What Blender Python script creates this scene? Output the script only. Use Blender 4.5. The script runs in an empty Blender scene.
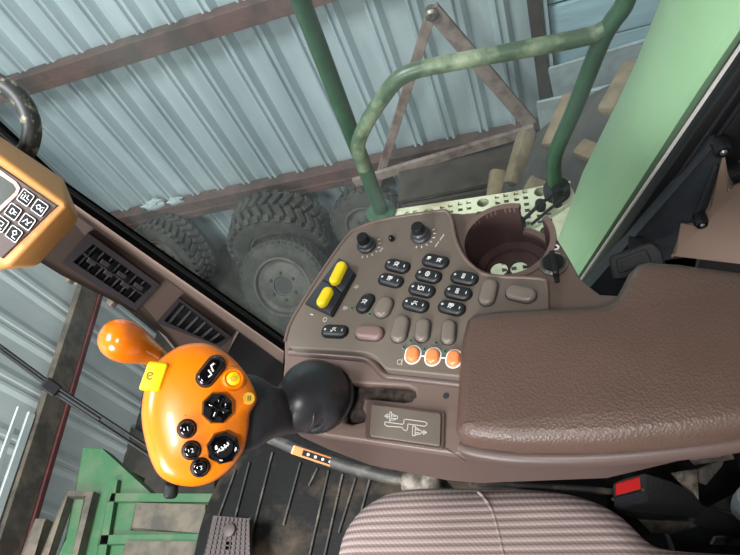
import bpy, bmesh, math, random
from mathutils import Vector, Matrix, geometry
random.seed(7)
SC = bpy.context.scene
COL = SC.collection
V = Vector
PI = math.pi

# ------------------------------------------------------------------ camera model
FPX, CZ = 585.0, 3.5
_d = V((248, 432, 585)).normalized()
_h = V((-1833, 300, 585)); _h = (_h - _d * _h.dot(_d)).normalized()
_o = _d.cross(_h)
if _o.z < 0: _o = -_o
MR = Matrix((-_h, _o, -_d))            # camera(x right, y down, z fwd) -> world
CAM = V((0, 0, CZ))
def ray(px, py): return MR @ V((px - 370, py - 277.5, FPX))
def PZ(p, z):
    r = ray(*p); return CAM + r * ((z - CZ) / r.z)
def PY(p, y):
    r = ray(*p); return CAM + r * (y / r.y)
def PX(p, x):
    r = ray(*p); return CAM + r * (x / r.x)
def PP(p, p0, n):
    r = ray(*p); return CAM + r * ((p0 - CAM).dot(n) / r.dot(n))
def PD(p, D): return CAM + ray(*p) * (D / FPX)
def depth_of(q): return (MR.transposed() @ (q - CAM)).z

# ------------------------------------------------------------------ materials
def s2l(c):
    return tuple((x / 255 / 12.92) if x / 255 <= 0.04045 else ((x / 255 + 0.055) / 1.055) ** 2.4 for x in c)
MATS = {}
def mat(name, rgb, rough=0.5, metal=0.0, rgb2=None, nscale=8.0, nlo=0.4, nhi=0.65, bump=0.0, bscale=200.0, bkind='noise',
        spec=0.5, coat=0.0, bdist=0.001, stretch=None):
    m = bpy.data.materials.new(name); m.use_nodes = True
    nt = m.node_tree; b = nt.nodes['Principled BSDF']
    b.inputs['Base Color'].default_value = (*s2l(rgb), 1)
    b.inputs['Roughness'].default_value = rough
    b.inputs['Metallic'].default_value = metal
    b.inputs['Specular IOR Level'].default_value = spec
    if coat: b.inputs['Coat Weight'].default_value = coat; b.inputs['Coat Roughness'].default_value = 0.08
    tc = nt.nodes.new('ShaderNodeTexCoord'); src = tc.outputs['Object']
    if stretch:
        mp = nt.nodes.new('ShaderNodeMapping'); mp.inputs['Scale'].default_value = stretch
        nt.links.new(src, mp.inputs['Vector']); src = mp.outputs['Vector']
    if rgb2:
        n = nt.nodes.new('ShaderNodeTexNoise'); n.inputs['Scale'].default_value = nscale; n.inputs['Detail'].default_value = 6
        n.inputs['Roughness'].default_value = 0.65
        nt.links.new(src, n.inputs['Vector'])
        r = nt.nodes.new('ShaderNodeValToRGB')
        r.color_ramp.elements[0].position = nlo; r.color_ramp.elements[0].color = (*s2l(rgb), 1)
        r.color_ramp.elements[1].position = nhi; r.color_ramp.elements[1].color = (*s2l(rgb2), 1)
        nt.links.new(n.outputs['Fac'], r.inputs['Fac']); nt.links.new(r.outputs['Color'], b.inputs['Base Color'])
    if bump:
        if bkind == 'voronoi':
            t = nt.nodes.new('ShaderNodeTexVoronoi'); out = 'Distance'
        else:
            t = nt.nodes.new('ShaderNodeTexNoise'); t.inputs['Detail'].default_value = 4; out = 'Fac'
        t.inputs['Scale'].default_value = bscale
        nt.links.new(tc.outputs['Object'], t.inputs['Vector'])
        bp = nt.nodes.new('ShaderNodeBump'); bp.inputs['Strength'].default_value = bump; bp.inputs['Distance'].default_value = bdist
        nt.links.new(t.outputs[out], bp.inputs['Height']); nt.links.new(bp.outputs['Normal'], b.inputs['Normal'])
    MATS[name] = m
    return m

def glass_mat(name, haze):
    m = bpy.data.materials.new(name); m.use_nodes = True
    nt = m.node_tree; nt.nodes.clear()
    out = nt.nodes.new('ShaderNodeOutputMaterial')
    tr = nt.nodes.new('ShaderNodeBsdfTransparent'); tr.inputs['Color'].default_value = (0.93, 0.97, 0.95, 1)
    gl = nt.nodes.new('ShaderNodeBsdfGlossy'); gl.inputs['Roughness'].default_value = 0.03
    fr = nt.nodes.new('ShaderNodeFresnel'); fr.inputs['IOR'].default_value = 1.35
    mx = nt.nodes.new('ShaderNodeMixShader')
    ge = nt.nodes.new('ShaderNodeNewGeometry'); sb = nt.nodes.new('ShaderNodeMath'); sb.operation = 'SUBTRACT'; sb.inputs[0].default_value = 1
    mu = nt.nodes.new('ShaderNodeMath'); mu.operation = 'MULTIPLY'       # only the outer face of the pane mirrors
    nt.links.new(ge.outputs['Backfacing'], sb.inputs[1]); nt.links.new(sb.outputs[0], mu.inputs[0]); nt.links.new(fr.outputs[0], mu.inputs[1])
    nt.links.new(mu.outputs[0], mx.inputs[0]); nt.links.new(tr.outputs[0], mx.inputs[1]); nt.links.new(gl.outputs[0], mx.inputs[2])
    # thin dust film, patchy
    df = nt.nodes.new('ShaderNodeBsdfDiffuse'); df.inputs['Color'].default_value = (0.55, 0.6, 0.6, 1)
    tc = nt.nodes.new('ShaderNodeTexCoord')
    n = nt.nodes.new('ShaderNodeTexNoise'); n.inputs['Scale'].default_value = 5; n.inputs['Detail'].default_value = 7
    nt.links.new(tc.outputs['Object'], n.inputs['Vector'])
    mr = nt.nodes.new('ShaderNodeMapRange'); mr.inputs['From Min'].default_value = 0.35; mr.inputs['From Max'].default_value = 0.75
    mr.inputs['To Min'].default_value = haze * 0.5; mr.inputs['To Max'].default_value = haze * 1.8
    nt.links.new(n.outputs['Fac'], mr.inputs['Value'])
    m2 = nt.nodes.new('ShaderNodeMixShader')
    nt.links.new(mr.outputs[0], m2.inputs[0]); nt.links.new(mx.outputs[0], m2.inputs[1]); nt.links.new(df.outputs[0], m2.inputs[2])
    nt.links.new(m2.outputs[0], out.inputs['Surface'])
    MATS[name] = m
    return m

M_PANEL = mat('panel_plastic', (101, 91, 81), 0.5, bump=0.25, bscale=900, bdist=0.0004)
M_BODY = mat('console_plastic', (82, 65, 60), 0.42, bump=0.2, bscale=700, bdist=0.0004)
M_DECK = mat('deck_plastic', (104, 87, 79), 0.42, bump=0.2, bscale=700, bdist=0.0004)
M_ARM = mat('armrest_vinyl', (90, 69, 60), 0.42, rgb2=(79, 62, 52), nscale=12, nlo=0.35, nhi=0.7, bump=0.4, bscale=430, bkind='voronoi', bdist=0.0008)
M_CUP = mat('cup_plastic', (68, 52, 50), 0.4)
M_BLANK = mat('blank_button', (112, 103, 94), 0.3)
M_PINK = mat('pink_button', (122, 99, 94), 0.35)
M_BLACK = mat('black_plastic', (18, 19, 21), 0.5, spec=.35)
M_BUCK = mat('buckle_plastic', (50, 50, 52), 0.4, bump=0.5, bscale=260, bdist=0.002)
M_BTN = mat('black_button', (28, 30, 34), 0.45)
M_GLOSS = mat('gloss_black', (8, 7, 9), 0.1, coat=0.5)
M_SLATE = mat('dark_grey_plastic', (44, 47, 52), 0.4)
M_RUBBER = mat('boot_rubber', (38, 38, 41), 0.36, bump=0.2, bscale=500, bdist=0.0005)
M_SEAL = mat('seal_rubber', (13, 13, 15), 0.5)
M_ORANGE = mat('orange_plastic', (247, 130, 0), 0.32, coat=0.25)
M_ORANGE2 = mat('orange_knob', (226, 112, 8), 0.22, coat=0.5)
M_ORBTN = mat('orange_button', (232, 140, 84), 0.28, coat=0.3)
M_YELLOW = mat('yellow_plastic', (246, 214, 8), 0.35)
M_YELDOT = mat('yellow_dot', (250, 190, 0), 0.3)
M_GOLD = mat('gold_sticker', (214, 166, 50), 0.35)
M_ROCK = mat('yellow_rocker', (232, 204, 20), 0.4)
M_WHITE = mat('white_print', (232, 232, 226), 0.5)
M_GREYP = mat('grey_print', (190, 186, 180), 0.5)
M_LED = mat('green_led', (44, 72, 54), 0.2)
M_LEDRING = mat('led_ring', (92, 116, 98), 0.4)
M_TAN = mat('tan_plastic', (206, 146, 82), 0.5, bump=0.15, bscale=900, bdist=0.0004)
M_BEZEL = mat('bezel_brown', (70, 52, 48), 0.45)
M_SCREENR = mat('screen_rim', (206, 176, 160), 0.5)
M_LCD = mat('lcd_glass', (62, 66, 62), 0.25)
M_KEYP = mat('key_dark', (14, 17, 23), 0.6, spec=.2)
M_POST = mat('post_cover', (84, 69, 62), 0.5, bump=0.15, bscale=700, bdist=0.0004)
M_POSTE = mat('post_edge', (142, 122, 112), 0.5)
M_VENT = mat('vent_black', (24, 22, 25), 0.5)
M_VENTF = mat('vent_frame', (54, 49, 52), 0.4)
M_TRIMTAN = mat('rear_trim', (142, 120, 106), 0.6, bump=0.2, bscale=500, bdist=0.0005)
M_CHAR = mat('charcoal_panel', (40, 44, 48), 0.65, rgb2=(50, 55, 60), nscale=60, bump=0.2, bscale=900, bdist=0.0005)
M_STEEL = mat('steel', (150, 146, 138), 0.35, metal=0.8, rgb2=(110, 102, 92), nscale=60)
M_DSTEEL = mat('dirty_steel', (150, 140, 128), 0.6, metal=0.2, rgb2=(84, 76, 68), nscale=70)
M_STRAP = mat('webbing', (50, 50, 52), 0.75, bump=0.3, bscale=800, bdist=0.0006)
M_RED = mat('red_button', (232, 40, 40), 0.4)
M_MAT = mat('floor_mat', (19, 18, 18), 0.6, rgb2=(86, 72, 56), nscale=5, nlo=0.5, nhi=0.75, bump=0.3, bscale=120, bdist=0.002, spec=.15)
M_PEDAL = mat('pedal_rubber', (70, 58, 56), 0.55)
M_GREENL = mat('light_green_paint', (170, 200, 160), 0.4, rgb2=(152, 188, 144), nscale=5, nlo=0.35, nhi=0.75)
M_GREEN = mat('green_paint', (26, 60, 38), 0.42, rgb2=(40, 74, 50), nscale=30)
M_GREENR = mat('rail_green', (60, 76, 56), 0.4, rgb2=(152, 156, 128), nscale=9, nlo=0.46, nhi=0.72)
M_FEED = mat('feeder_green', (50, 92, 58), 0.55, rgb2=(92, 100, 78), nscale=7, nlo=0.46, nhi=0.72)
M_WORN = mat('worn_plate', (104, 92, 80), 0.7, rgb2=(68, 60, 54), nscale=7, nlo=0.4, nhi=0.6)
M_PLAT = mat('cream_paint', (182, 180, 156), 0.55, rgb2=(134, 118, 90), nscale=10, nlo=0.48, nhi=0.75)
M_TYRE = mat('tyre_rubber', (40, 40, 38), 0.85, rgb2=(68, 64, 57), nscale=9, nlo=0.4, nhi=0.7)
M_RIM = mat('wheel_steel', (78, 75, 69), 0.7, rgb2=(56, 50, 45), nscale=8)
M_RIMD = mat('wheel_dark', (46, 46, 46), 0.7)
M_BTYRE = mat('lug_tyre', (50, 49, 48), 0.85, rgb2=(66, 63, 60), nscale=9)
M_LUG = mat('dusty_lug', (122, 106, 84), 0.9, rgb2=(84, 74, 62), nscale=8)
M_RUST = mat('rusty_steel', (128, 112, 104), 0.75, rgb2=(84, 66, 60), nscale=9)
M_GIRT = mat('girt_brown', (88, 64, 60), 0.7, rgb2=(62, 52, 48), nscale=5, nlo=0.4, nhi=0.6)
M_GIRTR = mat('girt_red', (96, 36, 36), 0.6, rgb2=(72, 32, 32), nscale=8)
M_CORR = mat('galvanised_sheet', (190, 202, 206), 0.32, metal=0.38, rgb2=(154, 168, 173), nscale=3.0, nlo=0.35, nhi=0.7, stretch=(1, 1, 0.15))
M_CORRF = mat('front_sheet', (220, 224, 224), 0.5, metal=0.0, rgb2=(192, 198, 200), nscale=3, stretch=(1, 1, 0.2))
M_BOARD = mat('plank_paint', (150, 176, 186), 0.7, rgb2=(118, 138, 144), nscale=4, stretch=(0.2, 1, 1))
M_SLAB = mat('grey_sheet', (150, 160, 162), 0.7, rgb2=(122, 130, 132), nscale=5)
M_WOOD = mat('dark_wood', (62, 54, 48), 0.85, rgb2=(42, 36, 33), nscale=6)
M_DIRT = mat('shed_dirt', (50, 45, 40), 0.95, rgb2=(34, 31, 28), nscale=2.5, bump=0.4, bscale=30, bdist=0.02)
M_HOSE = mat('dusty_black', (44, 46, 44), 0.5, rgb2=(176, 166, 136), nscale=60, nlo=0.54, nhi=0.7)
M_BAR = mat('dirty_bar', (50, 48, 46), 0.55, rgb2=(110, 100, 86), nscale=25, nlo=0.5, nhi=0.75)
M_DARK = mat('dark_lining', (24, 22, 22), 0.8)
M_GATE = mat('gate_dust', (92, 80, 74), 0.8, rgb2=(52, 42, 40), nscale=160)
M_GLASS = glass_mat('side_glass', 0.022)
M_WIND = glass_mat('wind_glass', 0.015)

def fabric():
    m = bpy.data.materials.new('striped_seat_fabric'); m.use_nodes = True
    nt = m.node_tree; b = nt.nodes['Principled BSDF']; b.inputs['Roughness'].default_value = 0.9
    b.inputs['Specular IOR Level'].default_value = 0.15
    tc = nt.nodes.new('ShaderNodeTexCoord')
    w = nt.nodes.new('ShaderNodeTexWave'); w.wave_type = 'BANDS'; w.bands_direction = 'Y'
    w.inputs['Scale'].default_value = 38.0; w.inputs['Distortion'].default_value = 0.25; w.inputs['Detail Scale'].default_value = 60
    nt.links.new(tc.outputs['Object'], w.inputs['Vector'])
    r = nt.nodes.new('ShaderNodeValToRGB')
    r.color_ramp.elements[0].position = 0.2; r.color_ramp.elements[0].color = (*s2l((122, 106, 103)), 1)
    r.color_ramp.elements[1].position = 0.6; r.color_ramp.elements[1].color = (*s2l((162, 144, 139)), 1)
    nt.links.new(w.outputs['Fac'], r.inputs['Fac'])
    w2 = nt.nodes.new('ShaderNodeTexWave'); w2.wave_type = 'BANDS'; w2.bands_direction = 'DIAGONAL'
    w2.inputs['Scale'].default_value = 110.0; w2.inputs['Distortion'].default_value = 0.6
    nt.links.new(tc.outputs['Object'], w2.inputs['Vector'])
    mx = nt.nodes.new('ShaderNodeMix'); mx.data_type = 'RGBA'; mx.blend_type = 'MULTIPLY'
    mx.inputs[0].default_value = 0.22
    nt.links.new(r.outputs['Color'], mx.inputs[6]); nt.links.new(w2.outputs['Color'], mx.inputs[7])
    nt.links.new(mx.outputs[2], b.inputs['Base Color'])
    bp = nt.nodes.new('ShaderNodeBump'); bp.inputs['Strength'].default_value = 0.5; bp.inputs['Distance'].default_value = 0.0015
    nt.links.new(w.outputs['Fac'], bp.inputs['Height']); nt.links.new(bp.outputs['Normal'], b.inputs['Normal'])
    return m
M_FAB = fabric()

# ------------------------------------------------------------------ object helpers
def wloc(o):
    p = V((0, 0, 0))
    while o: p += o.location; o = o.parent
    return p
def obj(name, bm, m, parent=None, smooth=None, label=None, cat=None, group=None, kind=None):
    """link one bmesh (world coordinates) as one mesh object"""
    bmesh.ops.recalc_face_normals(bm, faces=bm.faces[:])
    me = bpy.data.meshes.new(name)
    if parent is None:
        xs = [v.co.x for v in bm.verts]; ys = [v.co.y for v in bm.verts]; zs = [v.co.z for v in bm.verts]
        org = V(((min(xs) + max(xs)) / 2, (min(ys) + max(ys)) / 2, min(zs)))
        base = org
    else:
        org = V((0, 0, 0)); base = wloc(parent)
    for v in bm.verts: v.co -= base
    bm.to_mesh(me); bm.free()
    ms = m if isinstance(m, (list, tuple)) else [m]
    for k in ms: me.materials.append(k)
    if smooth is not None:
        me.shade_smooth() if hasattr(me, 'shade_smooth') else None
        try: me.set_sharp_from_angle(angle=math.radians(smooth))
        except Exception: pass
    o = bpy.data.objects.new(name, me); COL.objects.link(o)
    o.parent = parent; o.location = org
    if label: o['label'] = label
    if cat: o['category'] = cat
    if group: o['group'] = group
    if kind: o['kind'] = kind
    return o
def thing(name, label, cat, loc, group=None):
    o = bpy.data.objects.new(name, None); COL.objects.link(o)
    o.empty_display_size = 0.05
    o.location = loc; o['label'] = label; o['category'] = cat
    if group: o['group'] = group
    return o
def frame(o, x, z):
    """4x4 frame at o with x axis about x and z axis z"""
    z = V(z).normalized(); x = V(x); x = (x - z * x.dot(z)).normalized(); y = z.cross(x)
    m = Matrix.Identity(4)
    for i in range(3):
        m[i][0] = x[i]; m[i][1] = y[i]; m[i][2] = z[i]; m[i][3] = o[i]
    return m
def xf(bm, m):
    bmesh.ops.transform(bm, matrix=m, verts=bm.verts[:]); return bm
def merge(bms):
    a = bms[0]
    for b in bms[1:]:
        me = bpy.data.meshes.new('t'); b.to_mesh(me); b.free(); a.from_mesh(me); bpy.data.meshes.remove(me)
    return a
def loft(rings, cap0=True, cap1=True, closed=True):
    bm = bmesh.new(); R = [[bm.verts.new(p) for p in r] for r in rings]
    n = len(rings[0])
    for a, b in zip(R, R[1:]):
        for i in range(n if closed else n - 1):
            j = (i + 1) % n
            bm.faces.new((a[i], a[j], b[j], b[i]))
    if closed:
        if cap0: fill(bm, R[0])
        if cap1: fill(bm, R[-1])
    return bm
def fill(bm, vs):
    tri = geometry.tessellate_polygon([[v.co for v in vs]])
    for t in tri:
        try: bm.faces.new([vs[k] for k in t])
        except ValueError: pass
def box(lx, ly, lz, m=None, bev=0.0, seg=2):
    bm = bmesh.new(); bmesh.ops.create_cube(bm, size=1)
    for v in bm.verts: v.co = V((v.co.x * lx, v.co.y * ly, v.co.z * lz))
    if bev: bmesh.ops.bevel(bm, geom=bm.edges[:], offset=bev, segments=seg, profile=0.5, affect='EDGES')
    if m is not None: xf(bm, m)
    return bm
def beam(a, b, w, t, up=(0, 0, 1), bev=0.0):
    a, b = V(a), V(b); L = (b - a).length
    return box(L, w, t, frame((a + b) / 2, b - a, up if abs((b - a).normalized().dot(V(up).normalized())) < .98 else (1, 0, 0)), bev)
def lathe(prof, m=None, n=32, cap0=True, cap1=True):
    """prof: list of (r, z)"""
    rings = [[V((r * math.cos(2 * PI * i / n), r * math.sin(2 * PI * i / n), z)) for i in range(n)] for r, z in prof]
    bm = loft(rings, cap0, cap1)
    if m is not None: xf(bm, m)
    return bm
def spline(pts, k=8):
    P = [V(p) for p in pts]; out = []
    for i in range(len(P) - 1):
        p0 = P[i - 1] if i else P[0] * 2 - P[1]; p1 = P[i]; p2 = P[i + 1]
        p3 = P[i + 2] if i + 2 < len(P) else P[-1] * 2 - P[-2]
        for s in range(k):
            t = s / k
            out.append(0.5 * ((2 * p1) + (p2 - p0) * t + (2 * p0 - 5 * p1 + 4 * p2 - p3) * t * t + (3 * p1 - p0 - 3 * p2 + p3) * t ** 3))
    out.append(P[-1]); return out
def sweep(pts, rad, n=12, flat=1.0, up=None):
    P = [V(p) for p in pts]; N = len(P)
    if not hasattr(rad, '__len__'): rad = [rad] * N
    T = [(P[min(i + 1, N - 1)] - P[max(i - 1, 0)]).normalized() for i in range(N)]
    u = V(up) if up else (V((0, 0, 1)) if abs(T[0].z) < .9 else V((1, 0, 0)))
    rings = []
    for i in range(N):
        u = (u - T[i] * u.dot(T[i])).normalized(); w = T[i].cross(u)
        rings.append([P[i] + (u * math.cos(2 * PI * j / n) * flat + w * math.sin(2 * PI * j / n)) * rad[i] for j in range(n)])
    return loft(rings)
def resamp(vals, n):
    out = []
    for i in range(n):
        t = i / (n - 1) * (len(vals) - 1); k = min(int(t), len(vals) - 2); f = t - k
        out.append(vals[k] * (1 - f) + vals[k + 1] * f)
    return out
def plate(outline, holes, z0, z1, bev=0.0, m=None):
    """2-D outline (x,y) with holes, solid between z0 and z1, rounded rim"""
    cu = bpy.data.curves.new('c', 'CURVE'); cu.dimensions = '2D'; cu.fill_mode = 'BOTH'
    cu.extrude = max((z1 - z0) / 2 - bev, 0.00005); cu.bevel_depth = bev; cu.bevel_resolution = 3; cu.offset = -bev
    for poly in [outline] + holes:
        s = cu.splines.new('POLY'); s.points.add(len(poly) - 1)
        for k, p in enumerate(poly): s.points[k].co = (p[0], p[1], 0, 1)
        s.use_cyclic_u = True
    o = bpy.data.objects.new('c', cu); COL.objects.link(o)
    dg = bpy.context.evaluated_depsgraph_get(); me = bpy.data.meshes.new_from_object(o.evaluated_get(dg))
    bm = bmesh.new(); bm.from_mesh(me)
    bpy.data.objects.remove(o); bpy.data.curves.remove(cu); bpy.data.meshes.remove(me)
    bmesh.ops.remove_doubles(bm, verts=bm.verts[:], dist=1e-6)
    for v in bm.verts: v.co.z += (z0 + z1) / 2
    if m is not None: xf(bm, m)
    return bm
def rounded(poly, r, k=5):
    """round the corners of a 2-D polygon"""
    out = []; n = len(poly)
    for i in range(n):
        p = V(poly[i][:2]); a = V(poly[i - 1][:2]); b = V(poly[(i + 1) % n][:2])
        rr = min(r, (a - p).length * .45, (b - p).length * .45)
        s = p + (a - p).normalized() * rr; e = p + (b - p).normalized() * rr
        for j in range(k + 1):
            t = j / k; out.append((s * (1 - t) ** 2 + p * 2 * t * (1 - t) + e * t * t))
    return out
def capsule(L, W, n=10):
    r = W / 2; h = max(L / 2 - r, 0); o = []
    for i in range(n + 1): a = -PI / 2 + PI * i / n; o.append((h + r * math.cos(a), r * math.sin(a)))
    for i in range(n + 1): a = PI / 2 + PI * i / n; o.append((-h + r * math.cos(a), r * math.sin(a)))
    return o
def pill(L, W, H, m, dome=0.35):
    prof = [(0, 0), (0, H * .55), (W * .06, H * .8), (W * .17, H * .95), (W * dome, H)]
    rings = [[V((x, y, z)) for x, y in capsule(L - 2 * i, W - 2 * i)] for i, z in prof]
    return xf(loft(rings), m)
def circle(r, n=24, c=(0, 0)): return [(c[0] + r * math.cos(2 * PI * i / n), c[1] + r * math.sin(2 * PI * i / n)) for i in range(n)]
def strokes(lines, w, h, m, z=0.0):
    """thin raised printed strokes; lines = list of polylines in local xy"""
    bms = []
    for L in lines:
        for a, b in zip(L, L[1:]):
            a, b = V((*a, 0)), V((*b, 0)); d = b - a
            if d.length < 1e-7: continue
            bms.append(box(d.length + w * .6, w, h, frame((a + b) / 2 + V((0, 0, z + h / 2)), d, (0, 0, 1))))
    return xf(merge(bms), m)
def hull(pts):
    bm = bmesh.new(); vs = [bm.verts.new(p) for p in pts]
    r = bmesh.ops.convex_hull(bm, input=vs)
    bmesh.ops.delete(bm, geom=list({g for g in r['geom_interior'] + r['geom_unused'] if isinstance(g, bmesh.types.BMVert)}), context='VERTS')
    return bm
def bevel_all(bm, off, seg=3, ang=20):
    bmesh.ops.dissolve_limit(bm, angle_limit=math.radians(2), verts=bm.verts[:], edges=bm.edges[:])
    es = [e for e in bm.edges if len(e.link_faces) == 2 and e.calc_face_angle(0) > math.radians(ang)]
    bmesh.ops.bevel(bm, geom=es, offset=off, segments=seg, profile=0.5, affect='EDGES'); return bm

# ================================================================== SHED
WY = 3.3
def corrugated(width, height, pitch=0.235, dep=0.06):
    prof = []
    x = 0
    while x < width:
        prof += [(x, 0), (x + pitch * .52, 0), (x + pitch * .62, dep), (x + pitch * .68, dep), (x + pitch * .71, dep * .55), (x + pitch * .77, dep * .55), (x + pitch * .80, dep), (x + pitch * .88, dep)]
        x += pitch
    t = 0.004
    rings = []
    bm = bmesh.new()
    fr, bk = [], []
    for (x, y) in prof:
        fr.append((bm.verts.new((x, -y, 0)), bm.verts.new((x, -y, height))))
        bk.append((bm.verts.new((x, -y + t, 0)), bm.verts.new((x, -y + t, height))))
    for A in (fr, bk):
        for a, b in zip(A, A[1:]): bm.faces.new((a[0], b[0], b[1], a[1]))
    for k in (0, 1):
        for i in range(len(fr) - 1): bm.faces.new((fr[i][k], fr[i + 1][k], bk[i + 1][k], bk[i][k]))
    for i in (0, len(fr) - 1): bm.faces.new((fr[i][0], fr[i][1], bk[i][1], bk[i][0]))
    return bm
bm = corrugated(5.6, 4.2); xf(bm, Matrix.Translation((-5.4, WY, 0)))
obj('wall_right', bm, M_CORR, kind='structure')
bms = []
for k in range(12):
    z0 = 0.02 + k * 0.29
    bms.append(box(2.6, 0.03, 0.272, Matrix.Translation((1.52, WY + .01 + .008 * (k % 2), z0 + .14)), .004))
obj('wall_rear', merge(bms), M_BOARD, kind='structure')
obj('trim_1', beam((0.14, WY - .02, 0), (0.14, WY - .02, 4.0), .07, .1, (0, 1, 0)), M_WOOD, kind='structure')
gz0 = PY((240, 193), WY - .08).z
gz1 = PY((147, 40), WY - .08).z
obj('trim_2', merge([beam((-5.3, WY - .085, gz1), (.2, WY - .085, gz1), .1, .075, (0, 0, 1), .004),
                     beam((-5.3, WY - .14, gz1 - .055), (.2, WY - .14, gz1 - .055), .02, .05, (0, 0, 1))]), M_GIRT, kind='structure')
obj('trim_3', merge([beam((-5.3, WY - .085, gz0), (.2, WY - .085, gz0), .1, .12, (0, 0, 1), .004),
                     beam((-5.3, WY - .14, gz0 - .06), (.2, WY - .14, gz0 - .06), .02, .06, (0, 0, 1))]), M_GIRT, kind='structure')
obj('floor', box(40, 40, .1, Matrix.Translation((0, 0, -.05))), M_DIRT, kind='structure')

# front wall, slightly turned
g = ray(333, -489); fdir = V((g.x, g.y, 0)).normalized()
FP0 = PZ((67, 390), .82); fn = V((fdir.y, -fdir.x, 0))
if fn.x < 0: fn = -fn                       # towards the cab
def FW(p): return PP(p, FP0, fn)
a0 = FP0 - fdir * 3.2 - fn * .1
WL = (FW((113, 255)) - a0).dot(fdir)
bm = corrugated(WL - .33, 4.2, .32, .011)
mm = Matrix.Identity(4)
for i in range(3):
    mm[i][0] = fdir[i]; mm[i][1] = -fn[i]; mm[i][3] = a0[i]
mm[2][3] = 0
xf(bm, mm); obj('wall_front', bm, M_CORRF, kind='structure')
A, B = FW((94, 280)), FW((4, 560)); u = (B - A).normalized()
B += u * 1.2
if A.dot(fdir) > B.dot(fdir): A, B = B, A
B = A + fdir * ((a0 + fdir * WL - A).dot(fdir) - .05)
obj('trim_4', beam(A + fn * .01, B + fn * .01, .16, .05, fn, .004), M_WORN, kind='structure')
up = V((0, 0, 1))
obj('trim_5', beam(A - up * .1 + fn * .02, B - up * .1 + fn * .02, .035, .06, fn, .004), M_GIRTR, kind='structure')
A, B = FW((56, 390)), FW((-20, 575))
bms = []
for k, (off, w) in enumerate(((.10, .03), (.17, .05), (.26, .03))):
    p = FW((45, 420)) + up * (off - .06); q = p + u * 1.5
    bms.append(beam(p, q, w, .014 + .006 * (k == 1), fn, .003))
obj('trim_6', merge(bms), M_CORRF, kind='structure')

# ------------------------------------------------------------------ tyres
def wheel(px, R, W, rim, axis, label, lugs=30, z=None, dep=.03, hub=True, shift=0.0):
    c = PZ(px, R if z is None else z)
    ax = V(axis).normalized(); m = frame(c, (0, 0, 1), ax)
    t = thing('spare_tyre', label, 'tyre', V((c.x, c.y, c.z - R)), 'spare tyres against the shed wall')
    h = W / 2
    prof = [(rim, -h * .8), (rim + .02, -h * .95), (R * .8, -h), (R * .93, -h * .9), (R - dep, -h * .72), (R - dep, h * .72), (R * .93, h * .9), (R * .8, h), (rim + .02, h * .95), (rim, h * .8)]
    bms = [lathe(prof + [prof[0]], None, 56, False, False)]
    for k in range(lugs):
        a = 2 * PI * k / lugs
        for s, off in ((1, 0), (-1, .5)):
            aa = a + off * 2 * PI / lugs
            f = Matrix.Rotation(aa, 4, 'Z') @ Matrix.Translation((R - dep * .55, 0, s * h * .42)) @ Matrix.Rotation(s * .5, 4, 'X')
            bms.append(box(dep * 1.1, 2 * PI * R / lugs * .52, h * .8, f, .004, 1))
            f = Matrix.Rotation(aa, 4, 'Z') @ Matrix.Translation((R * .945, 0, s * h * .85)) @ Matrix.Rotation(-s * .5, 4, 'Y')
            bms.append(box(dep * .8, 2 * PI * R / lugs * .5, h * .34, f, .004, 1))
    obj('tread', xf(merge(bms), m), M_TYRE, t, 35)
    q = rim
    prof = [(q + .012, h * .82), (q + .012, h * .9), (q - .004, h * .9), (q - .012, h * .6), (q * .82, h * .45), (q * .72, h * .5), (q * .6, h * .62), (q * .36, h * .62), (q * .34, h * .5), (q * .05, h * .5)]
    rm = obj('rim', lathe(prof[::-1] + [(q + .012, -h * .8)], m, 40, True, True), M_RIM, t, 35)
    for k in range(6):
        a = 2 * PI * k / 6
        obj('wheel_nut', lathe([(.012, 0), (.012, .014), (.008, .018)], m @ Matrix.Translation((q * .48 * math.cos(a), q * .48 * math.sin(a), h * .61)), 8), M_RIMD, rm)
    if hub: obj('hub', lathe([(q * .3, h * .48), (q * .3, h * .52), (.0001, h * .52)], m, 24), M_RIMD, rm)
    return t
wheel((287, 284), .36, .2, .215, (-.05, -.76, .64), 'tyre with grey steel rim facing up, leaning in front of the chunky tread tyre', 44, None, .006)
wheel((281, 238), .40, .30, .21, (.02, -1, .0), 'chunky block tread tyre standing behind the rimmed tyre, below the brown girt', 30, None, .045)
wheel((174, 256), .36, .24, .2, (-.30, -.85, .36), 'tyre turned aside next to the window pillar, leftmost of the tyres', 32, None, .035)
wheel((372, 223), .32, .19, .18, (-.2, -.9, .3), 'tyre beyond the green handrail post, just above the console corner', 30, None, .014)
# big drive wheel
t = thing('drive_wheel', 'large drive wheel with dusty chevron lugs beyond the perforated platform', 'wheel', V((.52, 1.84, 0)))
m = frame(V((.62, 1.84, .95)), (0, 0, 1), (0, -1, 0)); R, h = .92, .31
obj('carcass', lathe([(.5, -h * .9), (.62, -h), (.8, -h), (.89, -h * .8), (.92, 0), (.89, h * .8), (.8, h), (.62, h), (.5, h * .9), (.5, -h * .9)], m, 72, False, False), M_BTYRE, t, 40)
obj('rim', lathe([(.49, -h * .8), (.49, h * .8), (.44, h * .5), (.2, h * .3), (.0001, h * .3)], m, 48), M_ROCK, t, 35)
for k in range(23):
    for s in (1, -1):
        a = 2 * PI * (k + (0.5 if s > 0 else 0)) / 23
        f = m @ Matrix.Rotation(a, 4, 'Z') @ Matrix.Translation((R + .0, 0, s * h * .5)) @ Matrix.Rotation(s * .62, 4, 'X')
        obj('lug', box(.07, .075, h * .8, f, .016, 2), M_LUG, t, 35)

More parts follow.
